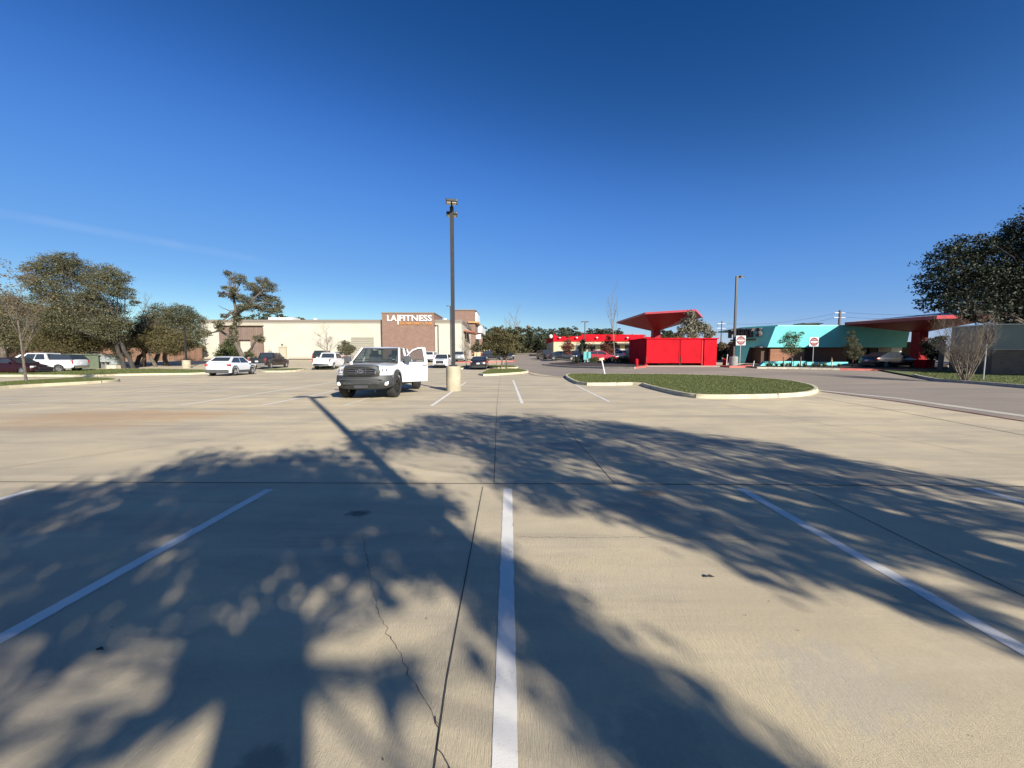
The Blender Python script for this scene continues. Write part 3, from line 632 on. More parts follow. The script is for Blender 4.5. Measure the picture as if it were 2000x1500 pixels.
# teal burger stand
tl = empty('restaurant', (0, 0, 0), 0, 'teal flat-roofed restaurant with slanted fascia and timber panel', 'building')
M_WOOD = brick_mat('horizontal_timber', (.27, .125, .068), (.225, .10, .055), (.10, .045, .03), 3.0, .16, .012)
M_DWOOD = brick_mat('shaded_timber', (.085, .045, .03), (.07, .038, .026), (.03, .02, .015), 3.0, .16, .012)  # timber copy darkened to put the recess shade into its colour
YT = 42.0; gt_ = gh(33, YT)
def T(px, py, Y=YT): return at(px, py, Y)
f0t, f0b, f1t, f1b = T(1515, 637.5), T(1499, 678.3, YT+.6), T(1779, 637.5, 42), T(1770, 678.3, 42.6)
# left facet plane
pn = Vector((-.89, -.46, 0)); 
def onf(px, py):
    d_ = ray(px, py); o_ = Vector((0, 0, HCAM)); t_ = (f0t-o_).dot(pn)/d_.dot(pn); return o_+d_*t_
def onf2(px, py, k=.0): return onf(px, py)
L0, L1 = onf(1446, 642), onf(1439, 664)
leg = [f0t, L0, L1, onf(1434, 717.5), onf(1452, 717.5), onf(1464, 678.3), onf(1499, 678.3)]
bk = Vector((.6, 1.2, 0))
MB().prism(leg, bk).build('side_fascia', M_TEAL, tl)
# front fascia
MB().add([f0t, f1t, f1b, f0b]+[p+Vector((0, 1.4, 0)) for p in (f0t, f1t, f1b, f0b)], [(0, 1, 2, 3), (4, 5, 6, 7), (0, 1, 5, 4), (1, 2, 6, 5), (2, 3, 7, 6), (3, 0, 4, 7)]).build('fascia', M_TEAL, tl)
MB().prism([f0t+Vector((.3, .1, .02)), f1t+Vector((0, 0, .02)), f1t+Vector((2, 12, .02)), L0+Vector((1.5, 8, .02)), L0+Vector((.2, .2, .02))], (0, 0, .14)).build('roof', mat('roof_teal_edge', (.22, .55, .44), .6), tl)
fz = f0b.z
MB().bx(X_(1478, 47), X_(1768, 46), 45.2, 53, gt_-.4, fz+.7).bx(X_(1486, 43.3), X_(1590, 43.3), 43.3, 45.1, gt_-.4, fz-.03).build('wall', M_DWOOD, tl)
MB().bx(f0b.x-.6, f1b.x-.1, YT+1.0, 45.3, fz-.02, fz+.1).build('soffit', mat('soffit_dark', (.10, .09, .08), .8), tl)
MB().bx(X_(1509.5, 42.3), X_(1577, 42.3), 42.75, 43.0, gt_-.3, Z_(681.5, 42.3)).build('timber_panel', M_WOOD, tl)
MB().bx(X_(1594, 43), X_(1660, 43), 43.4, 45.25, gt_-.3, fz).build('timber_wall', mat('brown_timber', (.20, .10, .065), .8), tl)
b = MB()
for px in (1690, 1712, 1736): b.bx(X_(px, 44), X_(px+16, 44), 44.9, 45.1, gt_+.9, gt_+2.1)
b.build('window', bpy.data.materials['window_dark'], tl)
MB().bx(X_(1744, 43), X_(1764, 43), 43.2, 44.8, gt_, gt_+2.0).build('white_panel', M_WHITE, tl)
# rooftop units
b = MB(); zroof = f0t.z+.1
b.bx(X_(1582, 47), X_(1620, 47), 47, 49, zroof, zroof+.42); b.build('roof_unit', M_WHITE, tl)
b = MB(); b.bx(X_(1563, 46), X_(1598, 46), 46, 47, zroof, zroof+.5); b.bx(X_(1562, 46), X_(1599, 46), 45.6, 47.4, zroof+.49, zroof+.58); b.build('roof_unit', M_STEEL, tl); b = MB(); b.bx(X_(1523, 46), X_(1531, 46), 46, 46.4, zroof, zroof+.2); b.bx(X_(1518, 46), X_(1536, 46), 45.7, 46.5, zroof+.2, zroof+.28); b.build('roof_unit', M_STEEL, tl)
# channel letters seen from their side
so_ = onf(1486, 655.5)+Vector((-.5, -.25, 0))
sg = empty('channel_letter_sign', so_, 0, 'row of bulky unlit channel letters above the dark teal side of the restaurant', 'sign')
LC = L0+Vector((-.45, -.22, 0)); a3 = onf(1483, 654)-so_; dirL = (L0-f0t); dirL.z = 0; dirL.normalize()
M_LSIDE = mat('letter_return_brown', (.075, .055, .05), .5)
sx = 3.6
for k, ch in enumerate("P.TERRY'S"):
    if ch in ".'": continue
    org = Vector((0, 0, 0))-dirL*(-.1)+dirL*(sx*(1-(k+1)/9))
    text_obj('letter', ch, sx/9*1.05, 1.0, M_LSIDE, sg, org+Vector((0, 0, -.15)), -dirL, (0, 0, 1), .55, .02)
    text_obj('letter_face', ch, sx/9*.98, .95, M_SIGNW, sg, org+Vector((0, 0, -.125))-(-dirL).cross(Vector((0, 0, 1)))*.30+Vector((0, 0, .06)), -dirL, (0, 0, 1), .03, 0)
MB().box(dirL*sx*.45+Vector((.1, .1, -.42)), (.25, sx*.85, .16), (0, 0, math.atan2(-dirL.x, dirL.y))).build('raceway', M_LSIDE, sg)
# low teal planter walls
M_TEALP = M_TEAL
for i, (a, c_, Y, zt2, lab) in enumerate(((1479, 1576, 36.3, 705.5, 'lit teal low planter wall in front of the timber panel, left of the second no-entry sign'), (1577, 1657, 37.4, 707, 'teal low planter wall right of the second no-entry sign'))):
    z0 = gh(X_(a, Y), Y)-.2; x0_, x1_ = X_(a, Y), X_(c_, Y)
    o = MB().prism([(x0_, Y, z0), (x1_, Y, z0), (x1_, Y, Z_(zt2, Y)), (x0_+(.75 if i == 0 else 0), Y, Z_(zt2, Y))], (0, .35, 0)).build('planter_wall', M_TEALP, bevel=.02); tag(o, lab, 'low wall')
# planting beds and red kerbs on the right
lay('mulch_bed', [(X_(1455, 35), 36.5), (X_(1480, 34), 34.6), (X_(1650, 32.4), 32.6), (X_(1850, 31), 30.8), (X_(1850, 40), 40), (X_(1455, 41), 41)], .1, M_MULCH, kind='structure')
def kerb_line(name, pts, m, w_=.16, h_=.16):
    mb = MB(); pts = [Vector(p[:2]) for p in pts]; pl = []
    for a, c_ in zip(pts, pts[1:]):
        k = max(1, int((c_-a).length)); pl += [a.lerp(c_, t/k) for t in range(k)]
    pl.append(pts[-1]); vs = []
    for i, p in enumerate(pl):
        d_ = (pl[min(i+1, len(pl)-1)]-pl[max(0, i-1)]).normalized(); s = Vector((-d_.y, d_.x))*w_/2
        for q_, z in ((p+s, -.05), (p+s*.9, h_), (p-s*.9, h_), (p-s, -.05)): vs.append((q_.x, q_.y, gh(q_.x, q_.y)+z))
    mb.add(vs, [(4*i+k, 4*i+(k+1) % 4, 4*i+4+(k+1) % 4, 4*i+4+k) for i in range(len(pl)-1) for k in range(4)]+[(0, 1, 2, 3), tuple(range(len(vs)-1, len(vs)-5, -1))])
    return tag(mb.build(name, m), kind='structure')
kerb_line('kerb', q((1640, 723), (1740, 725), (1838, 726)), M_REDKERB)
kerb_line('kerb', q((1410, 717), (1425, 718), (1446, 718), (1464, 716)), M_REDKERB, .5)
kerb_line('kerb', q((1478, 720), (1560, 721), (1640, 723)), M_KERBW)
kerb_line('kerb', q((1060, 713), (1120, 718), (1180, 720), (1240, 720.5)), M_KERBW)
kerb_line('kerb', [P(1240, 720), P(1252, 718.5), P(1262, 717)], M_REDKERB)
lay('mulch_bed', [P(1065, 712.5), P(1120, 717.5), P(1180, 719.6), P(1255, 718), P(1262, 709), P(1180, 706), P(1120, 707)], .09, M_MULCH, kind='structure')
kerb_line('kerb', q((1085, 703), (1130, 706), (1180, 707), (1255, 708)), M_KERB)
kerb_line('kerb', q((1895, 708.3), (1950, 708), (1006, 706)) if False else q((895, 708.3), (950, 708), (1002, 706.5), (1007, 705)), M_REDKERB)
lay('verge', q((1790, 738), (1835, 745), (1930, 752), (2000, 758), (2300, 785))+[Vector((52, 24, 0)), Vector((50, 34, 0)), Vector((31, 33, 0))], .1, M_GRASS, kind='structure')
kerb_line('kerb', q((1785, 735), (1800, 739), (1835, 745), (1930, 752), (2000, 758), (2300, 785)), M_KERBW)
blades('grass', q((1795, 737), (1835, 744), (1930, 751), (2000, 757), (2290, 783))+[Vector((48, 24, 0)), Vector((46, 26, 0)), Vector((34, 26.3, 0)), Vector((33, 32, 0))], .1, 26000, .07)

# walled enclosure at the far right
YW = 26.5; wz = gh(32, YW)-.1; XW0 = X_(1938, YW)
wl = empty('block_wall_enclosure', (0, 0, 0), 0, 'grey-green enclosure of panel above dark block courses, at the right edge', 'enclosure')
MB().bx(XW0, 60, YW, YW+2.6, wz, Z_(683, YW)).build('block_wall', brick_mat('dark_block', (.15, .105, .075), (.105, .08, .06), (.16, .12, .09), .4, .2, .012), wl)
MB().bx(XW0, 60, YW-.02, YW+2.6, Z_(683, YW), Z_(634, YW)).build('upper_panel', mat('greygreen_panel', (.20, .22, .185), .8, var=.08, scale=.6), wl)
MB().bx(XW0-.05, 60, YW-.1, YW+2.75, Z_(634, YW), Z_(632, YW)).build('cap', mat('cap_pale', (.48, .48, .43), .7), wl)
MB().bx(XW0, 60, YW-.07, YW-.021, Z_(683, YW), Z_(681.6, YW)).build('trim', mat('trim_pale', (.40, .36, .30), .7), wl)

# timber fence behind the oaks on the left
fe = empty('timber_fence', (0, 0, 0), 0, 'red-brown board fence behind the oak trunks on the left', 'fence')
YF = 66.0; M_FEN = brick_mat('fence_boards', (.23, .125, .075), (.17, .095, .06), (.05, .03, .02), .3, 30, .02)
MB().bx(X_(-260, YF), X_(395, YF), YF, YF+.06, gh(-60, YF), gh(-60, YF)+2.2).build('boards', M_FEN, fe)
x = X_(-260, YF)
while x < X_(395, YF): MB().bx(x-.07, x+.07, YF-.1, YF, gh(x, YF), gh(x, YF)+2.35).build('post', mat('fence_post', (.14, .09, .06), .9), fe); x += 2.6
# orange rock cut at the end of the road
def bank():
    mb = MB(); n, m_ = 60, 8; vs = []
    for j in range(m_):
        for i in range(n):
            x = -12+i*1.1; y = 150+j*2+random.uniform(-1, 1); z = gh(x, 150)+min(j, 3)*.9+random.uniform(-.35, .5)
            vs.append((x, y, z-.3))
    mb.add(vs, [(j*n+i, j*n+i+1, (j+1)*n+i+1, (j+1)*n+i) for j in range(m_-1) for i in range(n-1)])
    return tag(mb.build('embankment', mat('orange_earth', (.34, .20, .11), .95, var=.4, scale=.5, bump=1, bscale=3, col2=(.22, .16, .10))), kind='structure')
bank()

# ------------------------------------------------------------------ TREES
LEAFS = {
 'oak': leaf_mat('leaf_oak', (.040, .044, .020), (.105, .102, .050), (.21, .19, .115)),
 'gold': leaf_mat('leaf_olive_gold', (.055, .050, .020), (.115, .098, .042), (.20, .165, .08)),
 'dark': leaf_mat('leaf_dark', (.008, .013, .007), (.018, .026, .012), (.04, .046, .022), .08),  # shade on the live oak is put into this near-black leaf colour
 'green': leaf_mat('leaf_green', (.035, .055, .018), (.07, .095, .03), (.13, .14, .06)),
 'far': leaf_mat('leaf_far', (.030, .040, .020), (.060, .070, .034), (.11, .105, .055)),
 'red': leaf_mat('leaf_russet', (.10, .028, .018), (.19, .055, .035), (.26, .11, .06)),
 'pale': leaf_mat('leaf_grey_olive', (.11, .11, .075), (.20, .19, .13), (.32, .30, .22)),
 'brown': leaf_mat('leaf_brown', (.085, .06, .03), (.15, .11, .055), (.22, .17, .10)),
}
def crown(name, cl, n, size, m, parent, per=14, tw=.17, shell=.75, flat=1.0, aspect=.55):
    """cl: list of (centre, (rx,ry,rz)); leaves sit in little sprays round twig ends"""
    wts = np.array([r[0]*r[2] for c, r in cl]); wts = wts/wts.sum(); V = []; TT = []
    for (c, r), w_ in zip(cl, wts):
        nt_ = max(3, int(n*w_/per)); d = RNG.normal(size=(nt_, 3)); d /= np.linalg.norm(d, axis=1)[:, None]
        rad = (RNG.random(nt_)**(1/3))*(1-shell)+shell*RNG.random(nt_)**.35; wob = 1+.22*np.sin(d[:, 0]*7+c[0])*np.cos(d[:, 2]*6+c[2])
        tc = np.array(c)+d*(rad*wob)[:, None]*np.array(r)
        th = RNG.random(nt_)
        lp = np.repeat(tc, per, 0)+RNG.normal(0, 1, (nt_*per, 3))*np.array([tw, tw, tw*.55*flat])*np.mean(r)
        V.append(lp); TT.append(np.repeat(th, per)*.75+RNG.random(nt_*per)*.25)
    p = np.concatenate(V); t = np.concatenate(TT); k = len(p)
    a = RNG.normal(size=(k, 3)); a /= np.linalg.norm(a, axis=1)[:, None]; b_ = RNG.normal(size=(k, 3)); b_[:, 2] += .6; b_ = np.cross(a, b_); b_ /= np.linalg.norm(b_, axis=1)[:, None]+1e-9
    s = size*RNG.uniform(.6, 1.35, (k, 1)); a = a*s; b_ = b_*s*aspect
    Q = np.stack([p-a, p+b_, p+a, p-b_], 1).reshape(-1, 3)
    return quads_mesh(name, Q, m, parent, t)
def bent(a, b, k, j):
    a, b = Vector(a), Vector(b); L = (b-a).length; out_ = [a]
    for i in range(1, k): out_.append(a.lerp(b, i/k)+Vector((random.gauss(0, j), random.gauss(0, j), random.gauss(0, j*.6)))*L)
    return out_+[b]
def tree(name, label, base, cl, n, size, leaf, r0=.22, fork=.35, bark=None, group=None, lean=(0, 0), twigs=6, per=14, tw=.17, cat='tree', stems=None, shell=.75, twr=1.0, limb=.55, zs=.8, flat=1.0):
    base = Vector(base); root = empty(name, base, 0, label, cat, group)
    cl = [((c[0]-base.x, c[1]-base.y, c[2]-base.z), (r, r, r*zs) if isinstance(r, (int, float)) else r) for c, r in cl]
    top = max(c[2] for c, r in cl); mb = MB(); stems = stems or [(0, 0)]
    fk = []
    for sx_, sy in stems:
        f = Vector((sx_*.4+lean[0], sy*.4+lean[1], top*fork)); pth = bent((sx_, sy, -.25), f, 5, .03); mb.tube(pth, [r0*1.35, r0*1.05, r0*.95, r0*.88, r0*.8, r0*.72][:len(pth)], 9); fk.append(f)
    for i, (c, r) in enumerate(cl):
        f = min(fk, key=lambda q_: (q_-Vector(c)).length); e = Vector(c); mid = f.lerp(e, .5)+Vector((0, 0, -.08*(e-f).length)); L = (e-f).length
        pth = bent(f-Vector((0, 0, .15)), mid, 3, .05)[:-1]+bent(mid, e, 3, .05); rr = r0*limb*min(1, .35+r[0]/2.2)
        mb.tube(pth, [rr*(1-.78*t/(len(pth)-1)) for t in range(len(pth))], 6)
        for k in range(twigs):
            d = Vector((random.gauss(0, 1), random.gauss(0, 1), random.gauss(.2, .8))).normalized(); t_ = Vector((d.x*r[0], d.y*r[1], d.z*r[2]))*random.uniform(.7, 1.02)
            s0 = pth[random.randint(2, len(pth)-1)]; mb.tube(bent(s0, e+t_, 3, .06), [rr*.3*twr, rr*.2*twr, rr*.12*twr, .006], 4, cap=False)
    mb.build('trunk', bark or M_BARK, root, smooth=True)
    crown('crown', cl, n, size, LEAFS[leaf], root, per, tw, shell, flat)
    return root
def tree_px(name, label, bx_, Y, cl, n, size, leaf, **kw):
    """crown lumps given as (px, py, r_px[, dY[, squash]]) at the depth Y"""
    out_ = []
    for c in cl:
        dY = c[3] if len(c) > 3 else random.uniform(-.6, .6)*SC(c[2], Y); sq = c[4] if len(c) > 4 else .8
        p = at(c[0], c[1], Y+dY); r = SC(c[2], Y); out_.append(((p.x, p.y, p.z), (r, r*.95, r*sq)))
    g = G(bx_, Y); return tree(name, label, g, out_, n, size, leaf, **kw)
def bare_tree(name, label, base, H, r0, spread, levels=4, kids=4, bark=None, group=None, start=.25, cat='tree', stems=1, up=.55, tint_leaves=0, leaf='brown'):
    base = Vector(base); root = empty(name, base, 0, label, cat, group); mb = MB(); tips = []
    def br(p, d, L, r, lv):
        k = 4; pts = [p]; dd = Vector(d)
        sg_ = .12 if lv else .035
        for i in range(k): dd = (dd+Vector((random.gauss(0, sg_), random.gauss(0, sg_), random.gauss(.03, .06)))).normalized(); pts.append(pts[-1]+dd*L/k)
        mb.tube(pts, [r*(1-.6*i/k) for i in range(k+1)], 7 if lv == 0 else 4, cap=False)
        if lv >= levels: tips.append(pts[-1]); return
        nk = kids+(3 if lv == 0 else 0)
        for i in range(nk):
            t = start+(1-start)*(i+random.random()*.7)/nk if lv == 0 else .25+.75*(i+random.random())/nk; j = min(k-1, int(t*k)); q_ = pts[j].lerp(pts[j+1], min(1, t*k-j))
            a = random.uniform(0, 6.28); s = Vector((math.cos(a)*spread, math.sin(a)*spread, up))
            br(q_, (dd*.5+s).normalized(), L*random.uniform(.42, .62)*(1 if lv else (1.15-t*.6)), r*(.42 if lv else .38), lv+1)
        br(pts[-1], dd, L*.45, r*.4, lv+1)
    for s in range(stems):
        a = 6.28*s/max(1, stems)+.4; d = Vector((math.cos(a)*.32, math.sin(a)*.32, 1)).normalized() if stems > 1 else Vector((0, 0, 1))
        br(Vector((0, 0, -.1))+(Vector((d.x, d.y, 0))*.3 if stems > 1 else Vector()), d, H*.68, r0, 0)
    mb.build('trunk', bark or M_BARKL, root, smooth=True)
    if tint_leaves:
        crown('crown', [((t.x, t.y, t.z), (.25, .25, .2)) for t in random.sample(tips, min(len(tips), 60))], tint_leaves, .05, LEAFS[leaf], root, 6, .6)
    return root

# left oak group
tree_px('oak_tree', 'tallest spreading oak of the left group, double dark trunk on the verge', 250, 43, [(72, 528, 22), (100, 515, 24), (128, 510, 22), (150, 528, 28), (120, 545, 30), (82, 560, 26), (58, 548, 15), (182, 550, 24), (95, 590, 30), (205, 532, 20), (228, 540, 22), (215, 560, 26), (243, 572, 18), (262, 590, 9), (140, 590, 34), (180, 592, 30), (215, 605, 26), (110, 625, 36), (160, 632, 38), (210, 640, 32), (238, 632, 17), (175, 572, 18), (60, 610, 24)], 76000, .07, 'oak', r0=.2, fork=.3, lean=(-1.2, 0), twigs=6, bark=M_BARKD, limb=.4, stems=[(-.4, 0), (.42, .1)], tw=.15, shell=.5, twr=1.2)
tree_px('oak_tree', 'low olive oak with golden foliage below the tall left oaks', 175, 45.5, [(120, 640, 36), (160, 625, 34), (200, 630, 32), (95, 660, 34), (140, 665, 34), (185, 662, 34), (225, 665, 26), (60, 668, 30), (240, 690, 16)], 48000, .07, 'gold', r0=.18, fork=.4, twigs=5, bark=M_BARKD)
tree_px('oak_tree', 'dark oak at the left edge of the photo behind the pickup', 8, 46, [(-10, 600, 34), (25, 595, 28), (50, 625, 32), (10, 640, 36), (-40, 640, 40), (-70, 600, 40), (40, 660, 30), (0, 672, 26), (-60, 670, 34)], 38000, .08, 'oak', r0=.3, fork=.4)
tree_px('oak_tree', 'rounded oak left of the gym wall, with trunks near the lamp base', 300, 52, [(310, 615, 26), (290, 632, 24), (335, 640, 34), (355, 612, 24), (375, 630, 24), (300, 655, 30), (270, 662, 22), (345, 668, 28), (375, 660, 22), (262, 640, 14), (392, 650, 10)], 56000, .072, 'oak', r0=.26, fork=.42, stems=[(-3.2, .4), (0, 0), (2.2, -.5)], lean=(1, 0), tw=.15)
tree_px('oak_tree', 'olive-gold oak right of the double trunk, over the board fence', 282, 49, [(270, 660, 24), (295, 668, 26), (325, 672, 26), (350, 660, 18), (310, 650, 20), (340, 682, 16)], 24000, .07, 'gold', r0=.2, fork=.45, stems=[(-.2, 0), (1.2, .3)])
bare_tree('bare_tree', 'thin bare tree between the left oaks', G(283, 50), 8.2, .13, .75, 4, 4, M_BARK)
# young tree on the near left island
p = P(52, 749); root = bare_tree('island_tree', 'young half-bare tree with pale trunk on the near left island', (p.x, p.y, p.z+.1), 5.6, .07, .6, 4, 4, M_BARK, start=.38, up=.6, tint_leaves=1500, leaf='brown')
# the crooked oak in front of the gym
cr = [(445, 535, 9), (465, 545, 15), (440, 562, 7), (460, 580, 13), (435, 575, 9), (490, 560, 13), (512, 548, 12), (525, 560, 14), (505, 580, 17), (530, 585, 13), (545, 597, 10), (520, 602, 16), (540, 608, 11), (490, 598, 14), (470, 600, 10), (440, 617, 8), (428, 630, 9), (457, 566, 9), (500, 565, 10), (480, 585, 12)]
def crooked():
    Y = 44.0; base = P(477, 724.5); base = Vector((base.x, Y, gh(base.x, Y))); base = G(477, Y)
    root = empty('oak_tree', base, 0, 'tall crooked open-crowned oak standing in front of the gym behind the white hatchback', 'tree'); mb = MB()
    W = lambda x, y, d=0: at(x, y, Y+d)-base
    def limb(pts, r0, r1, n=8):
        pts = [W(*p_) for p_ in pts]; q_ = [pts[0]]
        for a, c_ in zip(pts, pts[1:]): q_ += bent(a, c_, 3, .03)[1:]
        mb.tube(q_, [r0+(r1-r0)*i/(len(q_)-1) for i in range(len(q_))], n)
    limb([(478, 722), (474, 700), (462, 672), (457, 650), (461, 625), (464, 606)], .25, .17)
    limb([(476, 702, 0), (487, 685, -.5), (498, 668, -1), (511, 652, -1.3)], .15, .10)
    limb([(462, 672), (445, 655, .8), (430, 646, 1), (413, 650, 1.4), (398, 657, 1.6)], .17, .05)
    limb([(413, 650, 1.4), (402, 644, 1.5), (385, 646, 1.7)], .07, .03, 5)
    limb([(462, 612), (478, 604, -.5), (495, 597, -1), (515, 592, -1.5), (538, 596, -2)], .15, .04)
    limb([(478, 604, -.5), (492, 588, -1), (508, 572, -1), (522, 560, -.8)], .12, .04)
    limb([(463, 610), (458, 592, .3), (455, 575, .6), (460, 556, .5), (449, 536, .2)], .17, .03)
    limb([(456, 580, .4), (466, 560, 1), (472, 542, 1.5)], .08, .03, 6)
    limb([(461, 625), (450, 608, 1), (436, 602, 1.2), (426, 596, 1.5)], .08, .02, 6)
    limb([(457, 585), (444, 572, -.8), (432, 566, -1)], .07, .02, 6)
    cl = []
    for (x, y, r) in cr:
        d_ = random.uniform(-1.4, 1.4); p_ = W(x, y, d_); rr = SC(r, Y); cl.append((tuple(p_), (rr, rr, rr*.7)))
        s = min(((464, 606), (495, 597), (455, 575), (508, 572)), key=lambda a: (a[0]-x)**2+(a[1]-y)**2)
        for k in range(6): e = p_+Vector((random.gauss(0, .5), random.gauss(0, .5), random.gauss(0, .4)))*rr; mb.tube(bent(W(*s), e, 4, .07), [.05, .04, .03, .02, .008], 4, cap=False)
    for k in range(5): p_ = W(random.uniform(455, 466), random.uniform(615, 668)); cl.append((tuple(p_), (.42, .42, .7)))
    for (x, y) in ((503, 660), (510, 664), (487, 690), (430, 640), (404, 652)): cl.append((tuple(W(x, y, -.8)), (.5, .5, .35)))
    mb.build('trunk', M_BARK, root, smooth=True); crown('crown', cl, 21000, .07, LEAFS['oak'], root, 12, .2)
crooked()
tree_px('evergreen_shrub', 'big dark green bush beside the gym behind the white hatchback', 446, 50, [(445, 680, 15), (435, 693, 14), (455, 692, 16), (440, 705, 14), (462, 704, 14), (448, 668, 9), (427, 702, 9)], 9000, .08, 'green', r0=.1, fork=.2, cat='bush')
tree_px('evergreen_shrub', 'pale leafy bush under the crooked oak, by the black pickup', 489, 49, [(486, 692, 8), (494, 698, 7), (488, 704, 7), (478, 698, 6)], 1500, .07, 'green', r0=.05, fork=.2, cat='bush')
g = G(640, 47.5); bare_tree('parking_tree', 'bare young tree beside the white damaged pickup on its small island', (g.x, g.y, g.z+.1), 5.0, .08, 1.0, 4, 5, M_BARKL, up=.35)
tree_px('parking_tree', 'small round dense tree right of the bare tree, before the gym wall', 676, 56, [(676, 672, 9), (668, 680, 9), (685, 681, 10), (678, 685, 10)], 4500, .07, 'oak', r0=.08, fork=.35)
p = P(911, 720); bare_tree('parking_tree', 'bare young tree right of the tall lamp, left of the black sedan', (p.x, p.y, p.z+.1), 4.7, .07, 1.0, 4, 4, M_BARKL, up=.35)
tree_px('parking_tree', 'small round tree before the brick tower of the gym', 931, 62, [(931, 676, 8), (925, 682, 8), (938, 680, 8), (932, 669, 5)], 3200, .07, 'oak', r0=.06, fork=.4)
p = P(984, 722); 
tree_px('parking_tree', 'full olive green tree on two leaning trunks, centre island', 985, p.y, [(960, 660, 13), (980, 655, 14), (1000, 662, 13), (950, 676, 11), (970, 678, 15), (992, 678, 15), (1010, 675, 9), (985, 690, 9), (968, 690, 7), (975, 648, 8), (1005, 688, 6)], 16000, .065, 'gold', r0=.09, fork=.38, stems=[(-.42, 0), (.35, .1)])
p = P(969.5, 716); tree_px('sapling', 'small green sapling left of the centre island tree', 969.5, p.y, [(968, 692, 6), (971, 685, 5), (966, 688, 4)], 900, .06, 'green', r0=.04, fork=.5)
# tree line far behind
k = 0
for (px, py, r, Y, lf) in [(935, 652, 24, 118, 'far'), (955, 660, 26, 124, 'far'), (975, 650, 22, 130, 'gold'), (1000, 655, 26, 126, 'far'), (1022, 652, 24, 135, 'brown'), (1045, 655, 26, 130, 'far'), (1068, 658, 24, 126, 'far'), (1090, 655, 24, 132, 'far'), (1112, 652, 22, 138, 'far'), (1135, 660, 22, 134, 'far'),
                           (1160, 654, 20, 140, 'far'), (1180, 652, 18, 136, 'far'), (1202, 654, 18, 142, 'far'), (1225, 665, 18, 138, 'far'), (1302, 655, 16, 130, 'far'), (1320, 658, 14, 132, 'brown')]:
    k += 1; cl = [(px, py, r*.62), (px-r*.55, py+r*.35, r*.6), (px+r*.55, py+r*.3, r*.62), (px, py+r*.8, r*.7), (px-r*.3, py-r*.3, r*.4), (px+r*.35, py-r*.35, r*.38), (px-r*.6, py+r, r*.55), (px+r*.6, py+r, r*.55)]
    tree_px('background_tree', 'dark evergreen oak in the tree line beyond the end of the road' if lf == 'far' else ('olive tree in the far tree line, lighter than its neighbours' if lf == 'gold' else 'brownish tree in the far tree line'), px, Y, cl, 3800, .28, lf, r0=.3, fork=.3, group='trees in the far tree line', twigs=2)
for (px, py, r) in [(565, 628, 8), (585, 626, 9), (500, 622, 12), (520, 621, 10), (548, 620, 9), (480, 624, 9)]:
    tree_px('background_tree', 'tree top showing above the gym roof line', px, 125, [(px, py, r), (px-r*.7, py+r*.6, r*.8), (px+r*.7, py+r*.6, r*.8), (px, py+2.2*r, r*1.1)], 1500, .26, 'far', r0=.25, fork=.3, group='tree tops behind the gym', twigs=2)
bare_tree('background_tree', 'bare leafless tree standing out of the far tree line', G(1002, 128), 14.5, .22, .6, 3, 4, M_BARKL)
# filler wood left, so no sky shows between the fence and crowns
for i, (px, py, r, Y) in enumerate([(-60, 620, 40, 60), (0, 640, 34, 64), (40, 650, 30, 66), (90, 655, 30, 62), (130, 660, 28, 68), (170, 655, 28, 64), (205, 660, 26, 68), (240, 668, 20, 66), (275, 672, 22, 72), (320, 668, 22, 70), (358, 672, 20, 72), (385, 676, 14, 71)]):
    tree_px('background_tree', 'dim oak behind the front row of left oaks, above the board fence', px, Y, [(px, py, r*.6), (px-r*.6, py+r*.3, r*.55), (px+r*.6, py+r*.3, r*.55), (px, py+r*.7, r*.6)], 4200, .13, 'oak' if i % 3 else 'brown', r0=.2, fork=.45, group='oaks behind the left group', twigs=3)
# russet street trees by the red building
for (px, Y, cl, lab, n) in [(1109, 62, [(1109, 668, 8), (1104, 678, 9), (1115, 678, 9), (1109, 690, 9), (1110, 658, 4)], 'dense dark russet tree in front of the red parapet, left of the palm', 4000), (1190, 58, [(1188, 660, 6), (1184, 672, 9), (1197, 672, 8), (1190, 684, 11), (1180, 682, 6)], 'russet tree beside the thin bare tree', 3600), (1240, 58, [(1238, 676, 7), (1232, 684, 6), (1247, 684, 6), (1241, 690, 6)], 'smaller russet tree next to the red enclosure', 2000), (1152, 66, [(1150, 676, 7), (1143, 682, 6), (1158, 682, 6)], 'sparse rusty tree behind the teal cabinet', 900)]:
    tree_px('russet_tree', lab, px, Y, cl, n, .075, 'red', r0=.07, fork=.4, group='russet street trees')
bare_tree('bare_tree', 'tall thin bare tree left of the red canopy', G(1201, 52), 9.5, .085, .35, 3, 3, M_BARKL, start=.4, up=.9)
tree_px('broadleaf_tree', 'sparse large-leaved tree showing behind and above the red enclosure', 1352, 45.3, [(1349, 612, 8), (1345, 628, 12), (1358, 636, 14), (1335, 642, 10), (1375, 642, 13), (1350, 652, 14), (1385, 655, 9), (1328, 652, 6), (1393, 650, 5)], 2300, .15, 'pale', r0=.1, fork=.4, per=3, tw=.3, shell=.3)
for (px, py, r, Y, lf) in [(1408, 675, 12, 60, 'brown'), (1420, 682, 13, 58, 'brown'), (1432, 672, 12, 62, 'brown'), (1400, 690, 10, 57, 'oak'), (1425, 695, 11, 56, 'brown')]:
    tree_px('background_tree', 'brown thicket tree between the red enclosure and the right lamp', px, Y, [(px, py, r*.7), (px-r*.6, py+r*.3, r*.5), (px+r*.6, py+r*.2, r*.5), (px, py+r, r*.7)], 2200, .11, lf, r0=.12, fork=.4, group='brown thicket right of the enclosure', twigs=3)
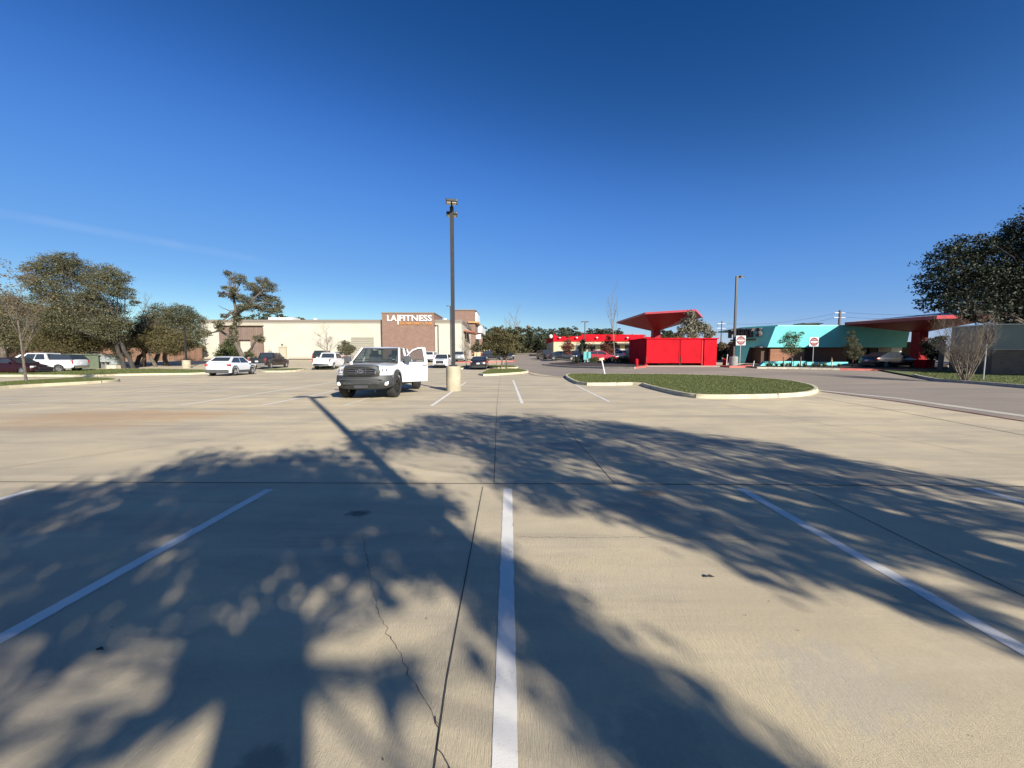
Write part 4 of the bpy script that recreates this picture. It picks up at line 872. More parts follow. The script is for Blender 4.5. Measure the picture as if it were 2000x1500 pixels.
tree_px('young_tree', 'feathery green tree in front of the lit teal fascia', 1547, 34.8, [(1545, 655, 10), (1535, 662, 9), (1555, 662, 9), (1544, 675, 11), (1533, 685, 7), (1557, 683, 8), (1546, 688, 8), (1525, 668, 5), (1565, 652, 5)], 3800, .045, 'green', r0=.06, fork=.3, per=9, tw=.28, twigs=10)
tree_px('young_tree', 'narrow grey-green tree before the shaded teal fascia', 1666, 34, [(1663, 650, 6), (1664, 662, 9), (1666, 676, 13), (1657, 688, 9), (1675, 688, 10), (1666, 696, 9), (1680, 678, 5)], 5200, .045, 'oak', r0=.05, fork=.35, per=9)
p = P(1884, 748); bare_tree('bare_shrub', 'multi-stemmed bare crape-like shrub in front of the grey-green wall', (p.x, p.y, p.z+.1), 3.5, .035, .65, 4, 4, mat('grey_twig', (.17, .14, .105), .9), stems=9, cat='shrub', start=.15)
tree_px('young_tree', 'dark leafy tree behind the bare shrub beside the red column', 1822, 33, [(1818, 672, 14), (1832, 680, 14), (1812, 690, 11), (1838, 662, 10), (1825, 697, 10)], 6000, .06, 'dark', r0=.07, fork=.3)
tree_px('young_tree', 'olive bush tree beyond the dark parked car, left of the red column', 1768, 50, [(1768, 682, 12), (1778, 692, 10), (1760, 692, 10)], 2500, .07, 'oak', r0=.08, fork=.3)
# live oak at the right edge, its shade carried by the dark leaf colour
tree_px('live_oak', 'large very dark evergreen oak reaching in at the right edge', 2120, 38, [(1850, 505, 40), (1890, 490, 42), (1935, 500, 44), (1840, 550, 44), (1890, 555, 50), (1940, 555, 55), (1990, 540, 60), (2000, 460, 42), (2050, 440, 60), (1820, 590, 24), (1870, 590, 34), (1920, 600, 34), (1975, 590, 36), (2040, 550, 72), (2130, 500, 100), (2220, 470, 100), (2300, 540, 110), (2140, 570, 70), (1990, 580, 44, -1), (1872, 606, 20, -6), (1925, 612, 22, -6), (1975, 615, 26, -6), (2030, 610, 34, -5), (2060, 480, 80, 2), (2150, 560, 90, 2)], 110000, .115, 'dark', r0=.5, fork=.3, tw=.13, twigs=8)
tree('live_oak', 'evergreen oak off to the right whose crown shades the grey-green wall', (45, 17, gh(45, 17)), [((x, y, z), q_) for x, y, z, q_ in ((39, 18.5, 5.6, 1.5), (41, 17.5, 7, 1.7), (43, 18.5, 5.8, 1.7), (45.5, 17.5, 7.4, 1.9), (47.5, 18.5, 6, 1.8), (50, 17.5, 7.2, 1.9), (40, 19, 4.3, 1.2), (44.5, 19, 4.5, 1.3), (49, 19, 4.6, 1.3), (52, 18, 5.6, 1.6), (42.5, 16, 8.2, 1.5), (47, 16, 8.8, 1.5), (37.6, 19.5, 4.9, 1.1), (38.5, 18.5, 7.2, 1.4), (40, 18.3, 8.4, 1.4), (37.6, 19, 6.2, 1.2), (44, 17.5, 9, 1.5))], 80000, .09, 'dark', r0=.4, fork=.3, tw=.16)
# palm beside the teal cabinet
g = G(1137, 50); pr = empty('palm_tree', g, 0, 'stubby dark palm behind the teal cabinet', 'palm')
hp = at(1137, 672, 50).z-g.z; b = MB().tube([(0, 0, -.1), (.03, 0, hp*.5), (0, 0, hp)], [.34, .27, .3], 10); b.build('trunk', mat('palm_trunk', (.06, .045, .03), .95, bump=1, bscale=12), pr, smooth=True)
V = []; 
for k in range(90):
    a = random.uniform(0, 6.28); e0 = random.uniform(-.9, 1.2); L = random.uniform(1.0, 1.7); prev = Vector((0, 0, hp)); el = e0
    side = Vector((-math.sin(a), math.cos(a), 0))*.13
    for i in range(5):
        nx = prev+Vector((math.cos(a)*math.cos(el), math.sin(a)*math.cos(el), math.sin(el)))*L/5; el -= .33; w1 = side*(1-i/5); w2 = side*(1-(i+1)/5)
        V += [prev-w1, prev+w1, nx+w2, nx-w2]; prev = nx
quads_mesh('fronds', np.array([list(v) for v in V]), LEAFS['dark'], pr, RNG.random(len(V)//4))
# shrubs
def shrub(px, Y, rpx, hpx, leaf, lab, n=900, sz=.05, group=None, dz=.0):
    g = G(px, Y); r = SC(rpx, Y); h = SC(hpx, Y); root = empty('shrub', (g.x, g.y, g.z+dz), 0, lab, 'shrub', group)
    crown('foliage', [((random.uniform(-.3, .3)*r, random.uniform(-.3, .3)*r, h*.5), (r*.8, r*.8, h*.5)), ((r*.4, 0, h*.4), (r*.6, r*.6, h*.4)), ((-r*.4, 0, h*.42), (r*.6, r*.6, h*.42))], n, sz, LEAFS[leaf], root, 10, .16)
    return root
shrub(1215, 44, 19, 13, 'green', 'wide green shrub left of the red bollard', 3500, dz=.05)
shrub(1190, 46, 10, 9, 'dark', 'low dark shrub at the foot of the thin bare tree', 1200, dz=.05)
shrub(1160, 47, 11, 12, 'green', 'spiky green shrub below the teal cabinet', 1500, dz=.05)
shrub(1126, 48, 9, 14, 'dark', 'dark shrub at the foot of the palm', 1500, dz=.05)
shrub(1178, 44, 6, 8, 'dark', 'small dark shrub by the leaning white stake', 500, dz=.05)
shrub(1255, 41, 6, 12, 'green', 'shrub squeezed between red bollard and enclosure', 900)
# agaves and grasses along the teal planter
def agave(px, Y, s, leaf, lab, nb=22, group='spiky plants before the teal planter walls'):
    g = G(px, Y); V = []
    for k in range(nb):
        a = random.uniform(0, 6.28); el = random.uniform(.25, 1.45); L = s*random.uniform(.7, 1.1); d = Vector((math.cos(a)*math.cos(el), math.sin(a)*math.cos(el), math.sin(el))); sd = Vector((-math.sin(a), math.cos(a), 0))*s*.09; p0 = Vector((0, 0, .02))
        m_ = p0+d*L*.45; e = p0+d*L-Vector((0, 0, .08*L)); V += [p0-sd*.7, p0+sd*.7, m_+sd, m_-sd, m_-sd, m_+sd, e+sd*.08, e-sd*.08]
    r = empty('agave' if s > .3 else 'grass_clump', (g.x, g.y, g.z+.1), 0, lab, 'plant', group); quads_mesh('leaves', np.array([list(v) for v in V]), LEAFS[leaf], r, RNG.random(len(V)//4)); return r
for i, px in enumerate((1500, 1508, 1517, 1528, 1537, 1544)): agave(px, 34.6+.3*(i % 2), random.uniform(.4, .62), 'pale' if i > 3 else 'green', ['leafy prickly plant at the left end of the teal planter', 'plant second from the left end of the teal planter', 'broad plant left of the feathery tree', 'plant just left of the feathery tree trunk', 'grey spiky agave at the feathery tree trunk', 'grey spiky agave right of the feathery tree trunk'][i])
for i, px in enumerate((1560, 1572, 1590, 1600, 1610, 1640)): agave(px, 34.2, random.uniform(.36, .5), 'brown' if i % 2 else 'green', 'tufted ornamental grass in the mulch near the second no-entry sign', 40, 'tufted grasses near the second no-entry sign')
# trees behind the camera, whose shadows fall over the stalls
D = Vector((-.53, .848, 0)); N_ = Vector((.848, .53, 0))
def up(u, p, z): v = D*(u-2.05*z)+N_*p; return (v.x, v.y, z)       # the point at height z whose shadow falls on (u, p)
def W0(u0, p): v = D*u0+N_*p; return (v.x, v.y, 0)
hang = [(random.uniform(2.0, 3.6), random.uniform(-2.6, -.22), random.uniform(4.6, 5.0), random.uniform(.07, .13)) for i in range(26)]+[(random.uniform(1.6, 3.3), random.uniform(.42, 1.1), random.uniform(4.6, 5.0), random.uniform(.06, .12)) for i in range(16)]
tree('oak_tree', 'spreading oak behind the viewer shading the near parking stalls', W0(-6.1, -.03), [(up(*c[:3]), c[3]) for c in [
    (6.1, -.9, 6.0, .62), (5.6, .3, 5.7, .62), (5.0, -1.7, 5.5, .6), (4.6, .9, 5.3, .5), (4.7, -.45, 5.3, .62), (5.1, -.3, 5.6, .62), (4.1, .6, 5.1, .45), (4.4, -1.3, 5.1, .45), (3.9, 0, 5.0, .42), (3.5, .35, 4.9, .3), (3.5, -.35, 4.9, .3), (3.3, .95, 4.8, .3), (4.0, 1.4, 5.0, .26), (5.9, -2.2, 5.6, .32), (3.8, -2.0, 5.0, .35), (3.0, -2.5, 4.7, .36), (4.9, -2.5, 5.2, .3),
    (2.6, 1.2, 4.8, .30), (1.9, 1.3, 4.7, .30), (1.1, 1.35, 4.5, .32), (.4, 1.3, 4.4, .38), (-.6, 1.1, 4.3, .45), (1.2, -1.9, 4.5, .36), (3.3, -.95, 4.8, .25), (2.9, -1.5, 4.8, .24), (2.1, -1.2, 4.6, .2)]+hang],
    30000, .05, 'green', r0=.25, fork=.70, tw=.22, per=12, twigs=2, twr=.45, limb=.13, zs=1.25, flat=2.0, shell=.4)
tree('oak_tree', 'broad oak behind the viewer to the right, shading the far side of the near stalls', W0(-6.0, 4.9), [(up(*c[:3]), c[3]) for c in (
    (8.3, 3.4, 6.9, .55), (7.6, 4.4, 6.8, .7), (7.2, 2.6, 6.4, .6), (6.4, 5.6, 6.4, .75), (5.9, 3.4, 6.2, .75), (5.6, 4.6, 6.0, .75), (4.7, 6.4, 5.8, .72), (4.4, 3.0, 5.4, .6), (4.2, 4.4, 5.4, .7), (3.2, 6.9, 5.2, .6), (3.0, 5.6, 5.0, .6), (2.8, 4.3, 4.8, .5), (2.0, 6.7, 4.8, .55), (1.7, 5.2, 4.5, .5), (1.2, 6.0, 4.3, .5), (.4, 7.0, 4.2, .5), (.3, 5.7, 4.0, .4), (6.9, 1.9, 6.2, .35), (1.6, 3.9, 4.3, .3), (3.0, 3.2, 4.9, .3), (7.9, 5.0, 6.7, .3), (5.9, 6.6, 6.0, .35), (1.7, 2.95, 4.4, .3), (.9, 3.45, 4.1, .28), (.4, 3.4, 4.0, .25), (.6, 4.5, 4.1, .42), (0, 4.2, 3.9, .4), (2.2, 3.7, 4.6, .4), (1.2, 4.6, 4.3, .4), (7.6, 1.6, 6.5, .45), (6.3, 1.25, 6.0, .33), (2.4, 3.15, 4.9, .36), (1.4, 3.3, 4.6, .26), (3.6, 2.5, 5.2, .4))],
    31000, .05, 'green', r0=.24, fork=.5, tw=.22, per=12, twigs=5, twr=.6, limb=.25, zs=1.15, flat=1.8, shell=.5)

# ------------------------------------------------------------------ LAMPS, SIGNS, POSTS
M_BASE = mat('lamp_base_concrete', (.37, .325, .23), .85, var=.16, scale=2.5, bump=.6, bscale=18)
M_LEDP = mat('led_panel', (.62, .60, .52), .4, var=.1, scale=60)
def lamp_head(root, z, rz, dist, arm_len=.35):
    m = Matrix.Rotation(rz, 4, 'Z')
    def tr(mb): mb.v = [tuple(m @ Vector(p)) for p in mb.v]; return mb
    tr(MB().bx(-.045, .045, -.08-arm_len, 0, z-.05, z+.05)).build('arm', M_STEEL, root)
    h_ = MB().bx(-.24, .24, -dist-.36, -dist+.06, z-.06, z+.06); tr(h_); h = h_.build('lamp_head', M_STEEL, root, bevel=.04)
    l1 = MB().bx(-.2, -.03, -dist-.31, -dist-.02, z-.085, z-.058).bx(.03, .2, -dist-.31, -dist-.02, z-.085, z-.058); tr(l1).build('lens', M_LEDP, h)
def lamp(p, H, base_r, base_h, label, heads, pole=.075, round_=True, basem=None, group='parking lot lamps', taper=1.0):
    r = empty('lamp_post', p, 0, label, 'lamp', group)
    if base_h: MB().lathe([(base_r, -.2), (base_r*1.01, .02), (base_r, base_h-.03), (base_r-.03, base_h)], 36).build('base', basem or M_BASE, r, smooth=True)
    if base_h: MB().bx(-.16, .16, -.16, .16, base_h, base_h+.07).build('base_cover', M_STEEL, r, bevel=.02)
    b = MB(); s = pole; b.add([(-s, -s, base_h), (s, -s, base_h), (s, s, base_h), (-s, s, base_h), (-s*taper, -s*taper, H), (s*taper, -s*taper, H), (s*taper, s*taper, H), (-s*taper, s*taper, H)], [(0, 1, 2, 3), (4, 5, 6, 7), (0, 1, 5, 4), (1, 2, 6, 5), (2, 3, 7, 6), (3, 0, 4, 7)]).build('pole', M_STEEL, r)
    for z, rz, d in heads: lamp_head(r, z, rz, d)
    return r
pl = P(884, 764.5); pl.y += .33
Hm = at(878, 399, pl.y).z
lamp(pl, Hm-.12, .325, 1.1, 'tall dark lamp on a round cream concrete base beside the open-doored white pickup', [(Hm-.05, R(8), .25), (Hm-.28, R(188), .25), (Hm-.2, R(98), .2)][:2], .075)
p = P(1432, 715.5); H = at(1445, 539, p.y).z-p.z
lamp(p, H, .38, .95, 'dark lamp behind the left no-entry sign, on a grey concrete base with red kerb', [(H-.05, R(97), .28)], .085, basem=mat('grey_base_concrete', (.26, .25, .235), .85, bump=.5, scale=3))
p = G(1141.5, 60); H = at(1141, 628, 60).z-p.z
lamp(p, H, .3, .6, 'slim far lamp with two level arms in front of the red parapet', [(H-.04, R(90), .25), (H-.04, R(-90), .25)], .06)
p = G(363.5, 46.5); H = at(362, 640, 46.5).z-p.z
lamp(p, H, .42, .95, 'dark lamp on a pale round base under the rounded left oak', [(H, R(0), .25)], .08)
lamp(G(880.5, 68), at(880, 607, 68).z, .3, .7, 'small lamp almost hidden behind the tall lamp pole, by the gym wall', [(at(880, 607, 68).z-.05, R(-60), .25)], .07)
# lamp behind the viewer whose shadow points at the pickup
LS = P(606, 775); hb = 8.36; Ls = hb/math.tan(SUN_EL)
lamp((LS.x+.53*Ls, LS.y-.848*Ls, 0) if LS.y-.848*Ls < -1.2 else (LS.x+.53*19.6, LS.y-.848*19.6, 0), max(hb, 19.6*math.tan(SUN_EL)), .325, 1.06, 'lamp behind the viewer throwing the long straight shadow', [(max(hb, 19.6*math.tan(SUN_EL))-.05, R(80), .25), (max(hb, 19.6*math.tan(SUN_EL))-.05, R(260), .25)], .062)

M_SGR = mat('sign_red', (.15, .006, .012), .45, var=.02); M_GALV = mat('galvanised', (.50, .50, .50), .4, metal=.6, var=.1)
def no_entry(px, Y, pyc, rpx, lab, pymat, tilt=0):
    g = G(px, Y); c = at(px, pyc, Y); s = SC(rpx, Y); r = empty('no_entry_sign', g, 0, lab, 'sign', 'no-entry signs')
    zc_ = c.z-g.z; MB().tube([(0, .03, -.1), (0, .03, zc_+s*.9)], .03, 8).build('post', pymat, r)
    pb = MB().bx(-s, s, -.012, 0, zc_-s, zc_+s).build('panel', M_SIGNW, r, bevel=.004)
    pr_ = [(math.cos(t)*s*.93, -.0165, zc_+math.sin(t)*s*.93) for t in [2*math.pi*i/48 for i in range(48)]]
    MB().prism(pr_, (0, .003, 0)).build('disc', M_SGR, r)
    MB().bx(-s*.74, s*.74, -.020, -.0168, zc_-s*.15, zc_+s*.15).build('bar', M_SIGNW, r)
    text_obj('lettering', 'DO NOT', s*.95, s*.16, M_SIGNW, r, (-s*.475, -.0195, zc_+s*.40), (1, 0, 0), (0, 0, 1), .003, .0)
    text_obj('lettering', 'ENTER', s*.85, s*.16, M_SIGNW, r, (-s*.425, -.0195, zc_-s*.55), (1, 0, 0), (0, 0, 1), .003, .0)
no_entry(1445.5, 36.9, 665, 9.2, 'square white sign with red no-entry disc overlapping the right lamp pole', M_GALV)
no_entry(1588, 35, 667.5, 8.9, 'square white sign with red no-entry disc on a post in front of the timber panel', M_GALV)
# back of a sign at the right
p = P(1920, 745); r = empty('sign_post', p, 0, 'leaning galvanised post with the dark back of a sign, beside the bare shrub', 'sign')
top = at(1930, 642, p.y)-p; MB().tube([(0, 0, -.1), (top.x*.98, 0, top.z)], .03, 8).build('post', M_GALV, r)
MB().box((top.x*.92, -.03, top.z-.45), (.04, .5, .85), (0, R(3), R(22))).build('panel', M_BLACK, r)
# square timber post left of the shrub
p = P(1836, 727.5); tag(MB().box((p.x, p.y, p.z+1.15), (.22, .22, 2.5), (0, R(1.5), 0)).build('timber_post', mat('weathered_post', (.10, .085, .07), .9, bump=.6, bscale=12), bevel=.01), 'thick weathered square post at the end of the long red kerb', 'post')
# leaning white stake
a, c_ = P(1182, 735), None; Yp = a.y+.3; a = Vector((at(1182, 734, Yp).x, Yp, gh(at(1182, 734, Yp).x, Yp)+.1)); t_ = at(1175, 702, Yp+.3)
r = empty('stake', a, 0, 'leaning thin white stake with a pinkish cap at the back of the big grass island', 'post'); MB().tube([(0, 0, -.1), t_-a], .045, 8).build('shaft', M_WHITE, r); MB().box((t_-a)+Vector((0, 0, .03)), (.34, .12, .16), (0, R(-12), 0)).build('cap', mat('pink_cap', (.75, .38, .28), .6), r)
# red bollards
for px, Y, top_, lab in ((1243.5, 37.2, 700.5, 'red bollard left of the red enclosure'), (1415, 38.2, 700, 'red bollard between the enclosure and the right lamp')):
    g = G(px, Y); h = at(px, top_, Y).z-g.z; tag(MB().lathe([(.16, -.1), (.16, h-.12), (.13, h-.04), (.07, h)], 16, tuple(g)).build('bollard', M_REDM, smooth=True), lab, 'bollard', 'red bollards')
for px, py0, Y in ((1471, 706, 35.2), (1419, 690, 40)):
    g = G(px, Y); tag(MB().tube([g, at(px+2, 705 if px == 1471 else 692, Y)], .04, 8).build('marker_post', M_WHITE), 'thin white marker post at the left end of the teal planter' if px == 1471 else 'thin white marker post beside the right lamp base', 'post')
# wooden tree stakes by the planter
for i, px in enumerate((1531, 1564, 1625)):
    g = G(px, 34.6); tag(MB().box((g.x, g.y, g.z+.45), (.07, .07, 1.1), (R(random.uniform(-4, 4)), R(random.uniform(-4, 4)), 0)).build('wooden_stake', M_BARK if i < 2 else mat('stake_tan', (.45, .35, .2), .8)), ['short dark stake left of the feathery tree', 'short dark stake between the feathery tree and the second sign', 'short tan stake right of the second no-entry sign'][i], 'stake', 'short stakes in the mulch')
# teal cabinet
g = G(1146, 49); r = empty('menu_board', g, 0, 'teal metal cabinet on a tan post beside the palm', 'cabinet'); M_TC = mat('teal_metal', (.10, .36, .36), .45)
z0, z1 = at(1146, 703, 49).z-g.z, at(1146, 687, 49).z-g.z
MB().bx(-.45, -.05, -.2, .2, z0, z1).build('housing', M_TC, r, bevel=.04); MB().lathe([(.3, z0+.1), (.3, z1-.08), (.15, z1)], 16, (.22, 0, 0)).build('tank', M_TC, r, smooth=True)
MB().bx(0, .09, -.3, -.2, -.1, z0+.15).build('post', mat('tan_post', (.50, .38, .22), .8), r); MB().bx(-.3, -.2, -.05, .05, -.1, z0+.05).bx(.2, .3, -.05, .05, -.1, z0+.2).build('leg', M_TC, r)
# electrical cabinets on the left
M_EG = mat('cabinet_green', (.16, .20, .14), .6); M_EL = mat('cabinet_grey', (.27, .30, .30), .5)
g = G(160, 44.5); r = empty('transformer_cabinet', g, 0, 'dull green transformer box behind the white pickup at the left', 'cabinet')
MB().bx(-1.0, .95, -.9, .9, 0, 1.62).build('housing', M_EG, r, bevel=.03); MB().bx(-1.1, 1.05, -1, 1, 1.62, 1.72).build('lid', M_EG, r); MB().bx(.45, .9, -.94, -.9, .1, 1.35).build('door', mat('cabinet_green_dark', (.09, .12, .07), .6), r)
g = G(207, 46); r = empty('switchgear', g, 0, 'light grey electrical switchgear on a rack left of the double oak trunk', 'cabinet')
MB().bx(-1.35, -.7, -.3, .3, .05, 1.75).build('housing', M_EL, r, bevel=.02); MB().bx(-.5, .75, -.25, .25, .75, 1.62).build('housing', M_EL, r, bevel=.02); MB().bx(.8, 1.5, -.3, .3, .45, 1.6).build('housing', M_EL, r, bevel=.02)
b = MB(); b.bx(-1.45, 1.5, .3, .36, 1.3, 1.4); 
for x in (-1.4, -.6, -.05, .5, 1.2): b.bx(x-.04, x+.04, -.1, .35, -.1, 1.7 if x < -1 else .8)
for z in (.4, .8, 1.15): b.bx(-1.3, -.75, -.34, -.3, z, z+.05)
b.build('rack', mat('rack_grey', (.30, .31, .30), .6, metal=.3), r); MB().bx(.6, 1.7, -.6, .5, -.1, .4).build('plinth', M_GUT, r)
# yellow railing, person walking near the gym entrance, person behind black pickup
g = G(951, 84); r = empty('railing', g, 0, 'pale yellow steel railing on the kerb by the gym entrance', 'railing'); b = MB()
for x in (-.55, 0, .55): b.tube([(x, 0, 0), (x, 0, 2.1)], .06, 6)
b.tube([(-.55, 0, 2.1), (0, 0, 2.2), (.55, 0, 2.1)], .06, 6); b.build('rails', mat('pale_yellow_paint', (.75, .68, .25), .6), r)
g = G(948, 88); tag(MB().bx(g.x-2.5, g.x-1.1, g.y, g.y+2.5, g.z, g.z+1.0).build('planter_box', mat('tan_planter', (.50, .40, .25), .8)), 'tan low box wall at the gym entrance beside the railing', 'low wall')
def person(loc, rz, label, shirt, trousers, H=1.75, walk=.25):
    root = empty('person', loc, rz, label, 'person'); s = H/1.75
    def skin(name, pts, edges, rad, m, sub=1):
        me = bpy.data.meshes.new(name); me.from_pydata([Vector(p)*s for p in pts], edges, []); o = bpy.data.objects.new(name, me); C.objects.link(o)
        md = o.modifiers.new('skin', 'SKIN'); 
        for i, rr in enumerate(rad): me.skin_vertices[0].data[i].radius = (rr*s, rr*s*.8) if isinstance(rr, float) else (rr[0]*s, rr[1]*s)
        me.skin_vertices[0].data[0].use_root = True
        o.modifiers.new('sub', 'SUBSURF').levels = sub
        dg = bpy.context.evaluated_depsgraph_get(); me2 = bpy.data.meshes.new_from_object(o.evaluated_get(dg)); bpy.data.objects.remove(o); me2.materials.clear(); me2.materials.append(m)
        o2 = bpy.data.objects.new(name, me2); C.objects.link(o2); o2.parent = root; me2.polygons.foreach_set('use_smooth', [True]*len(me2.polygons)); return o2
    w = walk
    for o_ in (0,):
        pts = [(0, 0, .95), (0, 0, 1.2), (0, 0, 1.42), (0, 0, 1.5), (0, -.01, 1.58), (0, -.02, 1.66), (0, -.02, 1.74),
               (.09, 0, .9), (.1, -w*.5, .5), (.1, -w*.6, .1), (.1, -w*.6-.16, .03), (-.09, 0, .9), (-.1, w*.3, .5), (-.1, w*.9, .12), (-.1, w*.9-.14, .04),
               (.19, 0, 1.4), (.25, w*.4, 1.13), (.25, w*.3-.1, .87), (.25, w*.3-.14, .78), (-.19, 0, 1.4), (-.25, -w*.4, 1.13), (-.25, -w*.5-.1, .88), (-.25, -w*.5-.14, .79)]
        ed = [(0, 1), (1, 2), (2, 3), (3, 4), (4, 5), (5, 6), (0, 7), (7, 8), (8, 9), (9, 10), (0, 11), (11, 12), (12, 13), (13, 14), (2, 15), (15, 16), (16, 17), (17, 18), (2, 19), (19, 20), (20, 21), (21, 22)]
        skin('body', pts, ed, [.15, .13, .13, .055, .085, .095, .05, .09, .065, .045, .04, .09, .065, .045, .04, .06, .045, .035, .03, .06, .045, .035, .03], mat('skin', (.42, .26, .18), .6))
    skin('shirt', [(0, 0, .93), (0, 0, 1.2), (0, 0, 1.4), (.2, 0, 1.4), (.25, w*.4, 1.15), (-.2, 0, 1.4), (-.25, -w*.4, 1.15)], [(0, 1), (1, 2), (2, 3), (3, 4), (2, 5), (5, 6)], [.175, .16, .16, .075, .06, .075, .06], shirt)
    skin('trousers', [(0, 0, .97), (.09, 0, .88), (.1, -w*.5, .5), (.1, -w*.6, .14), (-.09, 0, .88), (-.1, w*.3, .5), (-.1, w*.9, .16)], [(0, 1), (1, 2), (2, 3), (0, 4), (4, 5), (5, 6)], [.17, .11, .085, .07, .11, .085, .07], trousers)
    skin('hair', [(0, .015, 1.68), (0, .0, 1.75)], [(0, 1)], [.1, .06], mat('dark_hair', (.03, .02, .015), .8))
    return root
g = G(941, 82); person(g, R(15), 'person in dark clothes walking near the gym entrance', mat('black_cloth', (.02, .02, .022), .9), mat('charcoal_cloth', (.03, .03, .035), .9), 1.8)
g = G(528, 67); person((g.x, g.y, g.z+.25), R(200), 'person in a grey-green top standing behind the black pickup by the gym', mat('greygreen_cloth', (.20, .20, .16), .9), mat('charcoal_cloth', (.03, .03, .035), .9), 1.8, .08)
# utility poles and wires
M_UT = mat('utility_pole_wood', (.12, .10, .085), .9)
UP = []
for px, Y, top_, lab in ((1407, 120, 627, 'distant utility pole above the brown thicket'), (1635, 92, 606, 'utility pole with two crossarms behind the teal roof'), (2150, 75, 590, 'utility pole off to the right')):
    g = G(px, Y); h = at(px, top_, Y).z-g.z; r = empty('utility_pole', g, 0, lab, 'pole', 'utility poles'); MB().tube([(0, 0, -.2), (0, 0, h)], [.22, .15] if px != 1635 else [.3, .26], 8).build('pole', M_UT, r)
    b = MB(); za = at(px, top_+5, Y).z-g.z; zb = at(px, top_+14, Y).z-g.z
    b.bx(-1.3, 1.3, -.08, .08, za-.08, za+.08); b.bx(-1.4, 1.4, -.08, .08, zb-.08, zb+.08); b.build('crossarm', mat('crossarm_grey', (.55, .56, .58), .6), r)
    UP.append((g, za, zb))
for i in range(2):
    for wz_, lab in ((1, 'upper power line above the teal roof'), (2, 'lower power line above the teal roof')):
        a, c_ = UP[i], UP[i+1]; A, B_ = a[0]+Vector((0, 0, a[wz_]+.15)), c_[0]+Vector((0, 0, c_[wz_]+.15)); pts = [A.lerp(B_, t/16)-Vector((0, 0, 2.2*(1-(2*t/16-1)**2)*.6)) for t in range(17)]
        tag(MB().tube(pts, .025, 4).build('power_line', M_STEEL), lab+(' between the poles' if i == 0 else ' running off to the right'), 'cable', 'power lines')
# debris
for px, py, s, lab in ((195, 1273, .035, 'curled dark leaf lying in the shade at the lower left'), (1387, 1130, .045, 'small dark dead leaf on the sunlit slab right of the middle line')):
    p = P(px, py); L = MB(); n = 8; vs = []
    for i in range(n+1):
        t = i/n; wd = math.sin(math.pi*min(1, t*1.02))*.35*s; x = (t-.5)*s*1.3
        vs += [(x, -wd, .012+.25*wd), (x, 0, .004+.01*math.sin(t*3)), (x, wd, .010+.5*wd)]
    L.add(vs, [(3*i+k, 3*i+k+1, 3*i+4+k, 3*i+3+k) for i in range(n) for k in (0, 1)]); o = L.build('dead_leaf', mat('dead_leaf', (.045, .03, .02), .8), loc=(p.x, p.y, .004)); o.rotation_euler = (0, 0, random.uniform(-.5, .5)); tag(o, lab, 'leaf')
V = []
for i in range(900):
    x, y = random.uniform(-9, 9), random.uniform(1, 14)**1.0; s = random.uniform(.002, .008); a = random.uniform(0, 6.28); c0 = Vector((x, y, .004+s*.25)); d1 = Vector((math.cos(a), math.sin(a), random.uniform(-.2, .2)))*s; d2 = Vector((-math.sin(a), math.cos(a), random.uniform(-.2, .2)))*s*.45
    V += [c0-d1, c0+d2, c0+d1, c0-d2]
tag(quads_mesh('leaf_litter', np.array([list(v) for v in V]), mat('litter_brown', (.09, .06, .04), .9), None), 'tiny leaf crumbs and grit strewn over the slabs', 'litter', None, 'stuff')

# ------------------------------------------------------------------ VEHICLES
def layered(profile, w, fn, svals=(-1, -.985, -.93, -.75, -.4, 0, .4, .75, .93, .985, 1)):
    n = len(profile); mb = MB(); vs = []
    for s in svals:
        for (y, z) in profile: vs.append(fn(s, y, z, w))
    m_ = len(svals); fs = [(k*n+i, k*n+(i+1) % n, (k+1)*n+(i+1) % n, (k+1)*n+i) for k in range(m_-1) for i in range(n)]
    fs += [tuple(range(n)), tuple(range((m_-1)*n, m_*n))]
    return mb.add(vs, fs)
def arch(yc, zb, r, n=9, zc=None):
    zc = r*.86 if zc is None else zc; a0 = math.asin(max(-1, min(1, (zb-zc)/r))); return [(yc-math.cos(a0+(math.pi-2*a0)*i/(n-1))*r, zc+math.sin(a0+(math.pi-2*a0)*i/(n-1))*r) for i in range(n)]
def body_fn(L, y0, zb, zt, tum=.10, nose=.16, ncurve=.22, crownv=.03):
    def fn(s, y, z, w):
        a = abs(s); f = min(1, max(0, (y-y0)/(nose*L))); g_ = min(1, max(0, (y0+L-y)/(nose*L)))
        y2 = y+(1-f)*ncurve*a**3.2-(1-g_)*ncurve*.7*a**3.2
        z2 = z
        if z > zb+.3: z2 = z-crownv*a**2-(.035 if a > .99 else (.012 if a > .98 else 0))
        k = max(0, (z-(zb+zt)/2)/(zt-zb)); x = s*w*(1-tum*k*k*1.6-.03*max(0, ((zb+zt)/2-z)/(zt-zb)))*(1-.05*(1-f)**2-.04*(1-g_)**2)
        if a == 1: y2 += .02*(1 if y < y0+L/2 else -1)*(1 if (f < .3 or g_ < .3) else 0)
        return (x, y2, z2)
    return fn
